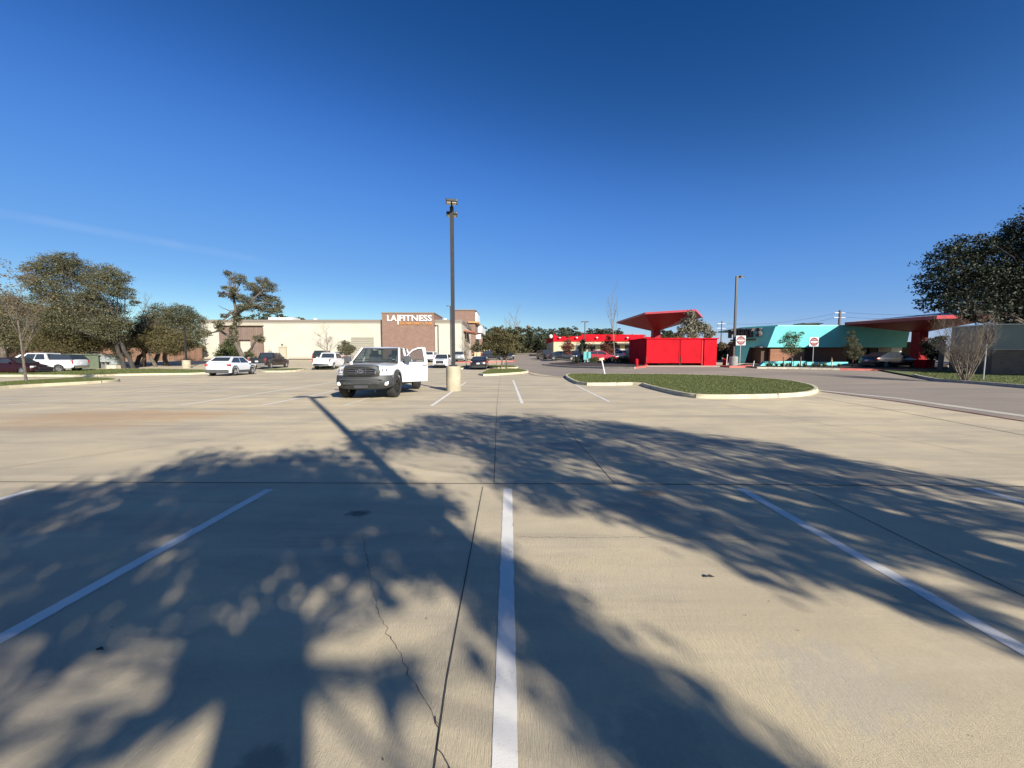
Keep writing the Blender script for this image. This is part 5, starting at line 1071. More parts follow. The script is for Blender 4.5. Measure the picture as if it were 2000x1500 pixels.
def wheel(root, x, y, r, wdt=.22, rimc=None, spokes=5, rz=0, z=None):
    z = r if z is None else z
    o = MB().lathe([(r*.62, -wdt/2), (r*.9, -wdt/2), (r*.97, -wdt*.42), (r, -wdt*.25), (r, wdt*.25), (r*.97, wdt*.42), (r*.9, wdt/2), (r*.62, wdt/2), (r*.6, wdt*.2)], 28, axis='X', caps=False).build('wheel', M_TYRE, root, smooth=True)
    o.location = (x, y, z); o.rotation_euler = (0, 0, rz); sg_ = 1 if x > 0 else -1
    b = MB(); b.lathe([(r*.64, 0), (r*.60, sg_*wdt*.46), (r*.54, sg_*wdt*.44), (r*.50, sg_*wdt*.12), (r*.1, sg_*wdt*.10)], 24, axis='X'); xx = sg_*wdt*.36
    for k in range(spokes):
        a = 2*math.pi*k/spokes; d = Vector((0, math.cos(a), math.sin(a))); n_ = Vector((0, -math.sin(a), math.cos(a)))
        p0, p1 = Vector((xx, 0, 0))+d*r*.08, Vector((xx, 0, 0))+d*r*.58
        b.prism([p0-n_*r*.11, p1-n_*r*.07, p1+n_*r*.07, p0+n_*r*.11], (sg_*.02, 0, 0))
    b.lathe([(r*.15, xx), (r*.13, xx+sg_*.03)], 12, axis='X'); b.build('rim', rimc or M_RIM, o, smooth=True); return o
PAINTS = {}
def paint(name, c, metal=0.0):
    return mat('car_paint_'+name, c, .28, metal=metal, var=.02, coat=.8)
def car(kind, loc, rz, label, col, group='cars parked in the lot', detail=True, cat=None, H=None, cladding=False, camper=False):
    K = {'sedan': dict(L=4.75, W=1.82, H=1.45, r=.33, zb=.22, belt=.93, prof=[(.0, .30), (-.0, .52), (.02, .66), (.07, .74), (.24, .90), (.29, .94), (.86, .99), (.97, .96), (.995, .80), (1.0, .5), (.985, .28)], cb=(.26, .93), ct=(.43, .71), wf=.19, wr=.80),
         'suv': dict(L=4.6, W=1.88, H=1.68, r=.36, zb=.26, belt=1.04, prof=[(.0, .36), (0, .66), (.015, .86), (.06, .94), (.23, 1.03), (.27, 1.06), (.93, 1.12), (.985, 1.06), (1.0, .7), (.99, .36)], cb=(.25, .985), ct=(.40, .87), wf=.20, wr=.79),
         'hatch': dict(L=4.2, W=1.80, H=1.56, r=.35, zb=.25, belt=.99, prof=[(.0, .34), (0, .62), (.015, .78), (.07, .86), (.23, .98), (.28, 1.01), (.93, 1.10), (.985, 1.02), (1.0, .74), (.99, .34)], cb=(.23, .955), ct=(.42, .76), wf=.20, wr=.80),
         'pickup': dict(L=5.8, W=1.98, H=1.90, r=.41, zb=.42, belt=1.22, prof=[(.0, .50), (0, .92), (.01, 1.08), (.05, 1.13), (.22, 1.20), (.26, 1.23), (.62, 1.24), (.995, 1.24), (1.0, .9), (.995, .5)], cb=(.25, .645), ct=(.355, .60), wf=.17, wr=.80)}[kind]
    L, W, H, r, zb = K['L'], K['W'], H or K['H'], K['r'], K['zb']; root = empty({'hatch': 'hatchback', 'pickup': 'pickup_truck'}.get(kind, kind), loc, rz, label, cat or ('pickup truck' if kind == 'pickup' else 'car'), group)
    y0 = -L/2; wf, wr = y0+K['wf']*L, y0+K['wr']*L; ar = r*1.16
    bottom = [(y0+L*K['prof'][0][0]+.08, zb)]+arch(wf, zb, ar, zc=r*.98)+arch(wr, zb, ar, zc=r*.98)+[(y0+L*.985-.05, zb)]
    prof = bottom+[(y0+a*L, z) for a, z in reversed(K['prof'])]
    fn = body_fn(L, y0, zb, K['belt']+.1); w2 = W/2
    bd = layered(prof, w2, fn).build('body', col, root, smooth=True)
    MB().bx(-w2*.9, w2*.9, y0+.3, y0+L-.3, zb-.02, zb+.28).build('underbody', M_BLACK, root)
    # cabin
    b0, b1, t0, t1 = y0+K['cb'][0]*L, y0+K['cb'][1]*L, y0+K['ct'][0]*L, y0+K['ct'][1]*L; zb0 = K['belt']-.02; zbr = zb0+(.06 if kind != 'pickup' else 0); wb, wt_ = w2*.93, w2*.74
    def hull(e, top=0.0): return [Vector(p) for p in ((-wb, b0, zb0), (wb, b0, zb0), (wb, b1, zbr), (-wb, b1, zbr), (-wt_, t0, H-.05), (wt_, t0, H-.05), (wt_, t1, H-.06), (-wt_, t1, H-.06))]
    h = hull(0); cab = MB(); ys_ = 7; vs = []
    # roof with crown in both directions
    cab.add(h, [(0, 1, 5, 4), (1, 2, 6, 5), (2, 3, 7, 6), (3, 0, 4, 7)])
    n1, n2 = 8, 8; rv = [(h[4].lerp(h[5], i/n1)).lerp(h[7].lerp(h[6], i/n1), j/n2)+Vector((0, 0, .055*math.sin(math.pi*i/n1)**.6*math.sin(math.pi*j/n2)**.5)) for j in range(n2+1) for i in range(n1+1)]
    cab.add(rv, [(j*(n1+1)+i, j*(n1+1)+i+1, (j+1)*(n1+1)+i+1, (j+1)*(n1+1)+i) for j in range(n2) for i in range(n1)]); cab.build('roof', col, root, smooth=True, fix=True)
    def panel(a, b_, c_, d, u0, u1, v0, v1, name='window', off=.012, m=M_GLASS, th=.01):
        q_ = [a.lerp(b_, u).lerp(d.lerp(c_, u), v) for u, v in ((u0, v0), (u1, v0), (u1, v1), (u0, v1))]; nn = (q_[1]-q_[0]).cross(q_[3]-q_[0]).normalized(); cen = sum(q_, Vector())/4
        if nn.dot(cen-Vector((0, (b0+b1)/2, 1.2))) < 0: nn = -nn
        return MB().prism([p+nn*off for p in q_], nn*-th).build(name, m, root)
    panel(h[0], h[1], h[5], h[4], .05, .95, .07, .93, 'windscreen'); panel(h[2], h[3], h[7], h[6], .09, .91, .3 if kind == 'hatch' else .12, .9, 'rear_window')
    sp = .5 if kind != 'pickup' else .54
    for (a, b_, c_, d) in ((h[1], h[2], h[6], h[5]), (h[0], h[3], h[7], h[4])):
        panel(a, b_, c_, d, .09, sp-.015, .06, .88); panel(a, b_, c_, d, sp+.015, .93, .06, .88)
    for s in (-1, 1):
        wheel(root, s*(w2-.125), wf, r); wheel(root, s*(w2-.125), wr, r)
        xs_ = w2*.70; f0 = fn(.72*s, y0+.02*L, K['prof'][2][1], w2); hl = MB().box((f0[0], f0[1]+.07, K['prof'][2][1]+.0), (.40, .22, .13), (0, 0, -s*.38)).build('headlight', M_LAMP, root, bevel=.03)
        zt_l = K['belt']-.10 if kind != 'pickup' else 1.02
        f1 = fn(.86*s, y0+L*.985, zt_l, w2); tl_ = MB().box((s*(w2*.86), f1[1]-.02, zt_l-.02), (.24 if kind != 'pickup' else .15, .2, .15 if kind != 'pickup' else .34), (0, 0, s*.3)).build('tail_light', M_TAIL, root, bevel=.02)
        mr = MB().box((s*(w2+.08), b0+.45, zb0+.1), (.2, .1, .14)).build('mirror', col if kind != 'pickup' else M_BLACK, root, bevel=.03)
    MB().bx(-w2*.48, w2*.48, y0-.015, y0+.1, K['prof'][0][1]+.14, K['prof'][2][1]-.02).build('grille', M_BLACK, root, bevel=.02)
    MB().bx(-w2*.7, w2*.7, y0-.01, y0+.1, zb+.02, zb+.16).build('bumper', M_BLACK, root, bevel=.02)
    MB().bx(-w2*.80, w2*.80, y0+L-.16, y0+L-.0, zb, zb+.2 if kind != 'pickup' else zb+.26).build('bumper', M_BLACK if kind != 'pickup' else M_CHROME, root, bevel=.02)
    MB().bx(-.16, .16, y0+L-.02, y0+L+.012, zb+.38, zb+.52).build('number_plate', M_PLATE, root)
    if kind == 'pickup':
        MB().bx(-w2*.80, w2*.80, y0+.655*L, y0+.98*L, 1.18, 1.243 if not camper else 1.22).build('bed', M_BLACK, root)
        if camper:
            a0, a1 = y0+.665*L, y0+.985*L; hh = [Vector(p) for p in ((-wb*.98, a0, 1.22), (wb*.98, a0, 1.22), (wb*.98, a1, 1.22), (-wb*.98, a1, 1.22), (-wt_*1.02, a0, H-.14), (wt_*1.02, a0, H-.14), (wt_*1.02, a1-.35, H-.2), (-wt_*1.02, a1-.35, H-.2))]
            MB().add(hh, [(0, 1, 5, 4), (1, 2, 6, 5), (2, 3, 7, 6), (3, 0, 4, 7), (4, 5, 6, 7)]).build('bed_canopy', M_GLASS, root, bevel=.03)
    if cladding:
        for s in (-1, 1):
            b = MB()
            for yc in (wf, wr):
                o_ = arch(yc, zb, ar+.075, 13, r*.98); i_ = arch(yc, zb, ar-.005, 13, r*.98)
                for k in range(12): b.prism([(s*(w2-.03), *o_[k]), (s*(w2-.03), *o_[k+1]), (s*(w2-.03), *i_[k+1]), (s*(w2-.03), *i_[k])], (s*.05, 0, 0))
            b.bx(*sorted((s*(w2-.04), s*(w2+.012))), wf+ar, wr-ar, zb, zb+.2); b.build('cladding', mat('grey_cladding', (.06, .062, .066), .6), root)
        MB().bx(-w2*.90, w2*.90, y0+L-.12, y0+L+.02, zb, zb+.27).build('cladding', MATS['grey_cladding'], root, bevel=.05)
    return root
WH, BK, SI = paint('white', (.62, .63, .64)), paint('black', (.012, .012, .014)), paint('silver', (.42, .43, .44), .5)
DR, RD, NV, DG, TN = mat('car_paint_dark_red', (.020, .004, .005), .45, coat=.15, spec=.3), paint('red', (.32, .015, .02)), paint('navy', (.012, .018, .045)), paint('dark_grey', (.05, .052, .055), .3), paint('tan', (.42, .38, .30), .3)
def rear_at(px, py, L, phi):    # centre of a car whose nearest end stands at the pixel
    p = P(px, py); return p
def c_at(px, py, kind_len, phi, near=True):
    p = P(px, py); h = Vector((math.sin(phi), -math.cos(phi), 0)); return Vector((p.x, p.y, 0))+(-h if h.y > 0 else h)*0+Vector((0, kind_len/2*abs(math.cos(phi)), 0))
def put(kind, px, py, phi, label, col, **kw):
    L = dict(sedan=4.75, suv=4.6, hatch=4.2, pickup=5.8)[kind]; W = dict(sedan=1.8, suv=1.88, hatch=1.8, pickup=1.98)[kind]
    p = P(px, py); f = R(phi); c = Vector((p.x, p.y+abs(math.cos(f))*L/2+abs(math.sin(f))*W/2-.15, 0))
    c.x = at(px, 700, c.y-abs(math.cos(f))*L/2*.0).x if abs(math.sin(f)) > .8 else c.x+0.0
    c.z = gh(c.x, c.y); o = car(kind, c, f, label, col, **kw)
    s = (gh(c.x, c.y+2)-gh(c.x, c.y-2))/4; 
    return o
put('hatch', 418, 735, 187, 'white crossover with grey cladding seen from behind, nearest car left of the white pickup', WH, cladding=True)
put('pickup', 497, 722, 186, 'black pickup parked in front of the gym ribbed bay', BK)
put('pickup', 622, 723, 186, 'white pickup with marked tailgate behind the small bare tree', WH)
put('suv', 621, 708, 180, 'dark SUV parked beyond the small white pickup', DG, H=1.85)
put('suv', 661, 708, 180, 'tan SUV between the bare tree and the small round tree', TN)
put('suv', 838, 708, 178, 'white SUV right behind the open pickup door', WH)
put('suv', 858, 719.5, 2, 'white SUV facing the viewer left of the tall lamp base', WH)
put('suv', 896.5, 707, 180, 'silver SUV seen from behind, just right of the tall lamp', SI)
put('sedan', 934, 722.5, 180, 'black sedan seen from behind beside the centre grass island', BK)
put('sedan', 30, 731.5, 92, 'dark maroon sedan at the left edge behind the pale-trunked young tree', DR)
put('pickup', 90, 728.5, -80, 'white pickup with black bed cover parked under the left oaks', WH, camper=True)
put('suv', 60, 722, -70, 'white car behind the maroon sedan, mostly hidden by the island tree', WH)
put('suv', 965, 703.5, 92, 'black SUV broadside beyond the centre island tree', BK)
put('sedan', 992, 703, 8, 'black car facing the viewer at the right of the centre island tree', BK)
put('suv', 1067, 702.2, 20, 'dark grey SUV at the left end of the row by the red building', DG)
put('sedan', 1098, 703.5, 88, 'black sedan broadside in front of the russet tree', BK)
put('sedan', 1131, 701.5, 70, 'navy car partly hidden by the palm', NV)
put('sedan', 1172, 706, 82, 'red sedan broadside right of the teal cabinet', RD)
put('suv', 1203, 701, 60, 'small red car beyond the tall thin bare tree', RD)
put('sedan', 1222, 702.5, 70, 'white sedan left of the last white car by the enclosure', WH)
put('sedan', 1241, 703, 75, 'white sedan half hidden by shrubs next to the enclosure', WH)
put('suv', 1252, 704.5, 60, 'dark car just left of the red enclosure', BK)
put('suv', 955, 698, 10, 'white vehicle beyond the yellow railing', WH)
put('sedan', 1738, 719.5, 96, 'black car in the drive lane under the large red canopy', BK)
MB_ = MB().bx(X_(1808, 33), X_(1827, 33), 33, 34, gh(36, 33), Z_(702.5, 33)).build('red_box', M_RED, bevel=.02); tag(MB_, 'bright red low cabinet between the red column and the square post', 'cabinet')

# ---- the white pickup with the open door
def hero():
    o0 = P(716, 776); root = empty('pickup_truck', (-5.22, 13.45, 0), R(1.0), 'white full-size pickup facing the viewer with its driver door open and a black front', 'pickup truck')
    w2 = 1.0; L = 5.8; zb = .52; wf, wr, r = 1.02, 4.78, .415; ar = .50
    prof = [(.22, .72), (.30, zb)]+arch(wf, zb, ar, 13, .46)+arch(wr, zb, ar, 13, .46)+[(5.72, zb), (5.78, .62), (5.80, 1.30), (5.74, 1.34), (3.72, 1.345), (1.9, 1.31), (1.62, 1.30), (1.15, 1.275), (.62, 1.235), (.30, 1.195), (.17, 1.14), (.13, 1.06), (.12, .95), (.13, .84)]
    def fn(s, y, z, w):
        a = abs(s); f = min(1, max(0, y/.9)); y2 = y+(1-f)*.34*a**3.6
        k = max(0, (z-.95)/.4); x = s*w*(1-.07*k*k)*(1-.045*(1-f)**2); z2 = z-(.05*a**2.4+(.03 if a > .99 else (.01 if a > .98 else 0)) if z > 1.1 else 0)
        if z > 1.1 and y < 2: z2 += .018*math.exp(-((a-.42)/.1)**2)*min(1, y/.4)
        return (x, y2, z2)
    body = layered(prof, w2, fn, (-1, -.985, -.95, -.86, -.74, -.6, -.48, -.36, -.2, 0, .2, .36, .48, .6, .74, .86, .95, .985, 1)).build('body', WH, root, smooth=True)
    MB().bx(-.86, .86, .5, 5.4, .42, .9).build('underbody', M_BLACK, root)
    b = MB()
    for y in (1.7, 5.0): b.tube([(-.7, y, .42), (.7, y, .42)], .06, 8)
    b.tube([(-.25, .55, .36), (-.2, 1.2, .38)], .07, 8); b.tube([(0, 1.1, .40), (0, 4.8, .42)], .05, 8); b.bx(-.5, .5, .5, 1.6, .34, .42); b.build('chassis', M_BLACK, root)
    # bumper cover
    mb_ = mat('matte_black_bumper', (.028, .030, .030), .55, var=.08, scale=4, bump=.15, bscale=30)
    bp = [(.30, .36), (.12, .38), (.05, .46), (.02, .56), (.0, .62), (.01, .70), (.03, .78), (.06, .86), (.14, .875), (.45, .87), (.50, .60), (.46, .44)]
    def fb(s, y, z, w):
        a = abs(s); f = min(1, y/.9); zz = z if z > .5 else z+.09*a**5; return (s*w*(1-.03*(a == 1)), y+.36*a**3.6+(.03 if a == 1 else 0), zz)
    bum = layered(bp, 1.005, fb, (-1, -.985, -.93, -.85, -.7, -.5, -.25, 0, .25, .5, .7, .85, .93, .985, 1)).build('bumper', mb_, root, smooth=True)
    MB().bx(-.60, .60, -.012, .1, .555, .615).build('intake_slot', mat('slot_frame', (.09, .095, .095), .4), bum, bevel=.012)
    b = MB(); 
    for x0_, x1_ in ((-.58, -.38), (-.36, .30), (.32, .58)): b.bx(x0_, x1_, -.018, .05, .568, .602)
    b.build('intake_mesh', M_BLACK, bum)
    MB().bx(-.24, .24, -.012, .06, .42, .53).build('plate_mount', mat('plate_dark', (.045, .045, .048), .6), bum, bevel=.01)
    b = MB(); b.box((0, .03, .735), (1.5, .05, .012)); b.build('crease', mat('slot_frame', (.09, .095, .095), .4), bum)
    for s in (-1, 1):
        x = s*.83; yb_ = .36*.825**3.6-.01
        fl = MB().lathe([(.085, .05), (.088, -.012), (.068, -.022), (.062, 0)], 24, (x, yb_+.015, .575), 'Y').build('fog_light', M_CHROME, root, smooth=True)
        MB().lathe([(.0, -.03), (.04, -.026), (.062, -.012), (.062, .01)], 24, (x, yb_+.015, .575), 'Y').build('lens', mat('fog_lens', (.82, .82, .75), .15, spec=.8), fl, smooth=True)
        MB().tube([(s*.46, .14, .37), (s*.46, .06, .33), (s*.46, .14, .29)], .018, 8).build('tow_hook', M_BLACK, root)
        # headlights
        def hp_(u, z, o=0): a = abs(u); return (s*u, .115+(1-.13)*.34*a**3.6-o, z)
        oc = [(.60, 1.155), (.72, 1.165), (.84, 1.15), (.95, 1.10), (.945, .99), (.84, .955), (.70, .95), (.585, .955)]
        hl = MB(); vs = [hp_(u, z, .012) for u, z in oc]; vb = [hp_(u, z, -.12) for u, z in oc]; n = len(oc); hl.add(vs+vb, [tuple(range(n)), tuple(range(2*n-1, n-1, -1))]+[(i, (i+1) % n, n+(i+1) % n, n+i) for i in range(n)])
        hd = hl.build('headlight', M_LAMP, root, smooth=True)
        for (u, z, rr, mm) in ((.82, 1.06, .055, M_CHROME), (.70, 1.07, .045, M_CHROME), (.66, 1.0, .03, M_AMBER if s > 0 else M_CHROME)):
            c_ = hp_(u, z, .018); MB().lathe([(rr, .02), (rr*.98, -.004), (rr*.6, .002), (.0, .008)], 18, c_, 'Y').build('reflector', mm, hd, smooth=True)
        if s < 0: c_ = hp_(.63, 1.075, .018); MB().box(c_, (.07, .02, .12)).build('indicator', M_AMBER, hd, bevel=.008)
        # flares
        b = MB(); o_ = arch(wf, zb, ar+.10, 17, .46); i_ = arch(wf, zb, ar-.01, 17, .46)
        for k in range(16):
            pts = [(s*(w2-.03), *o_[k]), (s*(w2-.03), *o_[k+1]), (s*(w2-.01), *i_[k+1]), (s*(w2-.01), *i_[k])]; q_ = [(s*(w2+.03), *o_[k]), (s*(w2+.03), *o_[k+1]), (s*(w2+.06), *i_[k+1]), (s*(w2+.06), *i_[k])]
            b.add(pts+q_, [(0, 1, 2, 3), (4, 5, 6, 7), (0, 1, 5, 4), (1, 2, 6, 5), (2, 3, 7, 6), (3, 0, 4, 7)])
        b.build('wheel_flare', mb_, root, smooth=True)
        wheel(root, s*.86, wf, r, .29, mat('black_rim', (.03, .03, .03), .35, metal=.5), 6, R(-9)); wheel(root, s*.86, wr, r, .29, MATS['black_rim'], 6)
        MB().lathe([(.09, 0), (.08, s*.05), (.03, s*.06)], 14, (s*.98, wr, r), 'X').build('hub_cap', M_CHROME, root, smooth=True)
        MB().tube([(s*.93, 1.7, .44), (s*.93, 4.1, .44)], .045, 8).build('running_board', M_BLACK, root)
        MB().box((s*.86, 5.72, 1.05), (.14, .2, .34)).build('tail_light', M_TAIL, root, bevel=.02)
    # grille
    go = [(-.60, .86), (-.63, 1.0), (-.60, 1.14), (-.52, 1.215), (-.3, 1.25), (0, 1.258), (.3, 1.25), (.52, 1.215), (.60, 1.14), (.63, 1.0), (.60, .86), (.3, .835), (-.3, .835)]
    gi = [(-.47, .885), (-.51, 1.0), (-.47, 1.10), (-.40, 1.135), (-.25, 1.15), (0, 1.155), (.25, 1.15), (.40, 1.135), (.47, 1.10), (.51, 1.0), (.47, .885), (.25, .868), (-.25, .868)]
    yy = lambda x, d: .34*abs(x)**3.6+d
    n = len(go); v = [(x, yy(x, .01), z) for x, z in go]+[(x, yy(x, -.015), z*.99+.01) for x, z in gi]+[(x, yy(x, .22), z) for x, z in go]+[(x, yy(x, .10), z) for x, z in gi]
    fr = MB().add(v, [(i, (i+1) % n, n+(i+1) % n, n+i) for i in range(n)]+[(i, (i+1) % n, 2*n+(i+1) % n, 2*n+i) for i in range(n)]+[(n+i, n+(i+1) % n, 3*n+(i+1) % n, 3*n+i) for i in range(n)]).build('grille', mb_, root, smooth=True)
    MB().prism([(x*.99, .07+yy(x, 0), z) for x, z in gi], (0, .03, 0)).build('grille_mesh', M_BLACK, fr)
    b = MB()
    for z, hw in ((1.105, .46), (1.045, .49), (.985, .49), (.925, .475)): b.box((0, .035, z), (hw*2, .05, .028))
    b.box((-.17, .035, 1.0), (.02, .04, .22)); b.box((.17, .035, 1.0), (.02, .04, .22)); b.build('grille_bars', mat('grille_bar', (.06, .062, .064), .35), fr, bevel=.008)
    MB().tube([(.49, .02, 1.10), (.515, .0, 1.02), (.50, .02, .93)], [.02, .03, .018], 8).build('chrome_trim', M_CHROME, fr, smooth=True)
    b = MB()
    def ring(rx, rz_, t, cz=0): 
        pts = [(rx*math.cos(a), -.02, 1.02+cz+rz_*math.sin(a)) for a in [2*math.pi*i/28 for i in range(29)]]; b.tube(pts, t, 6, cap=False)
    ring(.098, .066, .012); ring(.033, .062, .008); ring(.075, .026, .008, .034); b.build('badge', M_CHROME, fr, smooth=True)
    # cabin shell
    zb0, H = 1.29, 1.935; b0, b1, t0, t1, wb, wt_ = 1.55, 3.72, 2.28, 3.45, .93, .745
    h = [Vector(p_) for p_ in ((-wb, b0, zb0), (wb, b0, zb0), (wb, b1, zb0), (-wb, b1, zb0), (-wt_, t0, H-.07), (wt_, t0, H-.07), (wt_, t1, H-.07), (-wt_, t1, H-.07))]
    n1 = n2 = 10; e_ = .045; rr_ = [h[4]+Vector((-e_, -e_, 0)), h[5]+Vector((e_, -e_, 0)), h[6]+Vector((e_, e_, 0)), h[7]+Vector((-e_, e_, 0))]
    rv = [(rr_[0].lerp(rr_[1], i/n1)).lerp(rr_[3].lerp(rr_[2], i/n1), j/n2)+Vector((0, 0, .075*max(0, math.sin(math.pi*i/n1))**.45*max(0, math.sin(math.pi*j/n2))**.35)) for j in range(n2+1) for i in range(n1+1)]
    rf = MB().add(rv, [(j*(n1+1)+i, j*(n1+1)+i+1, (j+1)*(n1+1)+i+1, (j+1)*(n1+1)+i) for j in range(n2) for i in range(n1)]); rf.add([(a.x, a.y, a.z-.03) for a in rr_], [(0, 1, 2, 3)])
    rf.build('roof', WH, root, smooth=True)
    pil = MB()
    for a, b_ in ((0, 4), (1, 5), (2, 6), (3, 7)): pil.tube([h[a]-Vector((0, 0, .05)), h[b_]], [.05, .045], 8)
    for s in (-1, 1):
        pil.tube([(s*.925, 2.78, zb0-.05), (s*.76, 2.85, H-.06)], [.05, .045], 8)
        pil.tube([h[1 if s > 0 else 0], h[2 if s > 0 else 3]], .05, 8)
    pil.tube([h[3], h[2]], .06, 8); pil.build('pillars', WH, root, smooth=True)
    MB().add([h[0].lerp(h[1], .05)+Vector((0, .0, .03)), h[1].lerp(h[0], .05)+Vector((0, 0, .03)), h[5].lerp(h[4], .05), h[4].lerp(h[5], .05)], [(0, 1, 2, 3)]).build('windscreen', M_WIND, root)
    b = MB(); W4 = [h[0], h[1], h[5], h[4]]
    for i in range(4): b.tube([W4[i].lerp(W4[(i+2) % 4], .04)+Vector((0, -.012, .01)), W4[(i+1) % 4].lerp(W4[(i+3) % 4], .04)+Vector((0, -.012, .01))], .02, 6)
    b.build('windscreen_seal', M_BLACK, root)
    MB().add([h[3].lerp(h[2], .1), h[2].lerp(h[3], .1), h[6].lerp(h[7], .1), h[7].lerp(h[6], .1)], [(0, 1, 2, 3)]).build('rear_window', M_WIND, root)
    for (A, B_, C_, D_) in ((h[0], h[3], h[7], h[4]),): MB().add([A, B_, C_, D_], [(0, 1, 2, 3)]).build('window', M_WIND, root)
    MB().add([Vector((.925, 2.84, zb0+.04)), h[2]+Vector((0, -.08, .04)), h[6]+Vector((0, -.06, 0)), Vector((.765, 2.9, H-.08))], [(0, 1, 2, 3)]).build('window', M_WIND, root)
    itm = mat('interior_grey', (.045, .047, .05), .8); b = MB()
    b.bx(-.84, .84, 1.75, 3.66, .7, .95); b.bx(-.84, .84, 3.55, 3.66, .9, 1.30); b.box((0, 1.72, 1.25), (1.66, .3, .12)); b.build('interior', itm, root)
    for x in (-.4, .4):
        st = MB().box((x, 2.55, 1.02), (.52, .5, .2)).box((x, 2.82, 1.30), (.50, .16, .66), (R(-10), 0, 0)).build('seat', mat('seat_cloth', (.10, .10, .105), .9), root, bevel=.05)
        MB().box((x, 2.86, 1.70), (.25, .1, .18)).build('headrest', MATS['seat_cloth'], st, bevel=.04)
    st_ = MB().tube([(.4+.19*math.cos(a), 2.13+.07*math.sin(a), 1.24+.17*math.sin(a)) for a in [2*math.pi*i/20 for i in range(21)]], .016, 6, cap=False).build('steering_wheel', M_BLACK, root)
    MB().box((0, 2.27, 1.83), (.24, .03, .07)).build('rear_view_mirror', M_BLACK, root, bevel=.01)
    MB().add([(.62, 1.70, 1.405), (.72, 1.70, 1.405), (.72, 1.735, 1.435), (.62, 1.735, 1.435)], [(0, 1, 2, 3)]).build('sticker', M_WHITE, root)
    b = MB()
    for x0_ in (-.55, .1): b.tube([(x0_, 1.52, 1.325), (x0_+.25, 1.56, 1.345), (x0_+.62, 1.545, 1.335)], .012, 5)
    b.build('wiper', M_BLACK, root)
    # black panel on the driver side standing for the dark inside of the opening
    MB().prism([(1.004, 1.66, .62), (1.004, 2.76, .62), (1.004, 2.76, 1.22), (1.0, 1.72, 1.22)], (-.03, 0, 0)).build('door_opening_panel', M_BLACK, root)
    # passenger mirror
    m1 = MB().box((-1.14, 1.78, 1.42), (.26, .12, .25), (0, 0, R(-8))).build('mirror', mat('dark_mirror_shell', (.07, .075, .08), .3), root, bevel=.04); MB().tube([(-1.05, 1.8, 1.38), (-.92, 1.82, 1.32)], .035, 6).build('mirror_arm', M_BLACK, m1)
    # open driver door: hinge at the front pillar, swung out
    a = R(51); hx, hy = 1.0, 1.66; du = Vector((math.sin(a), math.cos(a), 0)); dn = Vector((math.cos(a), -math.sin(a), 0))     # dn = outward skin normal
    D = lambda u, z, o=0: Vector((hx, hy, 0))+du*u+dn*o+Vector((0, 0, z))
    tum = lambda z: -.13*max(0, (z-1.28)/.6)
    lo = [(.02, .56), (.10, .53), (1.02, .53), (1.10, .58), (1.12, .9), (1.13, 1.28), (1.10, 1.315), (.02, 1.315), (.0, .9)]
    dr = MB(); bulge = lambda z: .03*math.sin(math.pi*min(1, max(0, (z-.53)/.8)))
    n = len(lo); NL = 1
    rows = [.53, .60, .68, .76, .84, .95, 1.08, 1.2, 1.28, 1.315]; cols = [0, .05, .2, .4, .6, .8, 1.0, 1.08, 1.12]
    sec = lambda z: bulge(z)-(.02 if .62 < z < .74 else 0)
    vs = [D(c_, z, sec(z)-(.02 if c_ in (0, 1.12) or z in (.53, 1.315) else 0)) for z in rows for c_ in cols]; vb = [D(c_, z, -.11) for z in rows for c_ in cols]; nc = len(cols); N1 = len(vs)
    fs = [(j*nc+i, j*nc+i+1, (j+1)*nc+i+1, (j+1)*nc+i) for j in range(len(rows)-1) for i in range(nc-1)]
    fs += [tuple(N1+k for k in reversed(f)) for f in fs]
    edge = [i for i in range(nc)]+[j*nc+nc-1 for j in range(1, len(rows))]+[(len(rows)-1)*nc+i for i in range(nc-2, -1, -1)]+[j*nc for j in range(len(rows)-2, 0, -1)]
    fs += [(edge[k], edge[(k+1) % len(edge)], N1+edge[(k+1) % len(edge)], N1+edge[k]) for k in range(len(edge))]
    door = MB().add(vs+vb, fs).build('door', WH, root, smooth=True)
    tp = [(.06, 1.30), (.16, 1.42), (.34, 1.62), (.55, 1.78), (.78, 1.86), (1.02, 1.885)]
    fr_ = MB(); fr_.tube([D(u, z, tum(z)-.04) for u, z in tp], [.022]*5+[.03], 6)
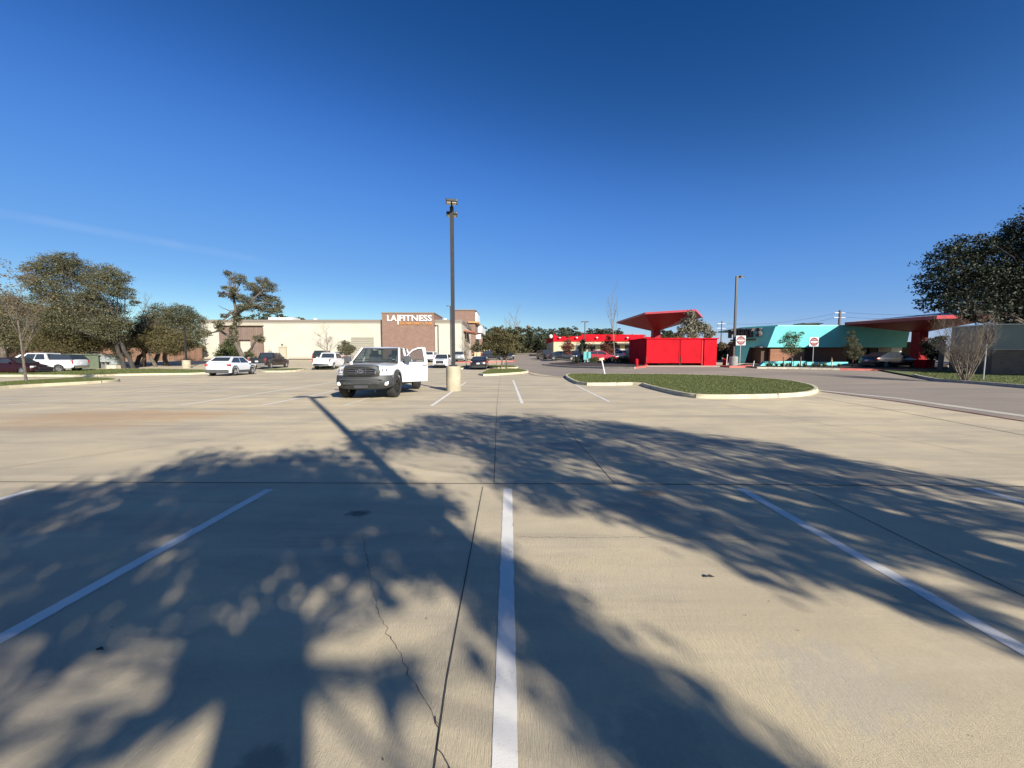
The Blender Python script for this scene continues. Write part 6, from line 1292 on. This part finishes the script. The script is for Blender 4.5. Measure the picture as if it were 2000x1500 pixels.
    fr_.add([D(1.0, 1.3, -.01), D(1.13, 1.3, -.01), D(1.10, 1.90, tum(1.88)-.01), D(.97, 1.90, tum(1.88)-.01), D(1.0, 1.3, -.08), D(1.13, 1.3, -.08), D(1.10, 1.90, tum(1.88)-.07), D(.97, 1.90, tum(1.88)-.07)], [(0, 1, 2, 3), (4, 5, 6, 7), (0, 1, 5, 4), (1, 2, 6, 5), (2, 3, 7, 6), (3, 0, 4, 7)])
    fr_.tube([D(u, z+.015, tum(z)-.045) for u, z in tp[2:]], .026, 6); fr_.build('window_frame', WH, door, smooth=True)
    sl_ = MB(); sl_.tube([D(u, z-.03, tum(z)-.03) for u, z in tp]+[D(.99, 1.33, -.03)], .018, 6); sl_.tube([D(.05, 1.32, -.03), D(1.0, 1.325, -.03)], .02, 6); sl_.build('seal', M_BLACK, door)
    poly = [D(.06, 1.31, -.045)]+[D(u, z-.01, tum(z)-.045) for u, z in tp[1:]]+[D(1.0, 1.31, -.045)]
    MB().add(poly, [tuple(range(len(poly)))]).build('window', glass_mat('door_glass', (.04, .045, .05), .70), door)
    MB().prism([D(.87, 1.17, .03), D(1.07, 1.175, .03), D(1.07, 1.215, .03), D(.87, 1.215, .03)], dn*.035).build('handle', M_CHROME, door)
    text_obj('lettering', 'TUNDRA', .40, .045, mat('lettering_grey', (.16, .16, .16), .4), door, D(.38, .835, .034), du, (0, 0, 1), .012, .01)
    mm_ = MB().box(D(.16, 1.44, .20), (.27, .14, .24), (0, 0, math.atan2(dn.y, dn.x)+R(90)+R(-40))).build('mirror', mat('dark_mirror_shell', (.07, .075, .08), .3), door, bevel=.05); MB().tube([D(.12, 1.36, 0), D(.16, 1.38, .14)], .035, 6).build('mirror_arm', M_BLACK, mm_)
    MB().box(D(.26, 1.46, .24), (.05, .12, .14), (0, 0, math.atan2(dn.y, dn.x)+R(50))).build('mirror_trim', M_CHROME, mm_, bevel=.02)
    MB().prism([D(.02, 1.315, -.01), D(.16, 1.315, -.01), D(.14, 1.40, -.02)], dn*-.03).build('mirror_mount', M_BLACK, door)
    MB().bx(-.7, .7, 3.85, 5.6, 1.30, 1.348).build('bed', M_BLACK, root)
hero()
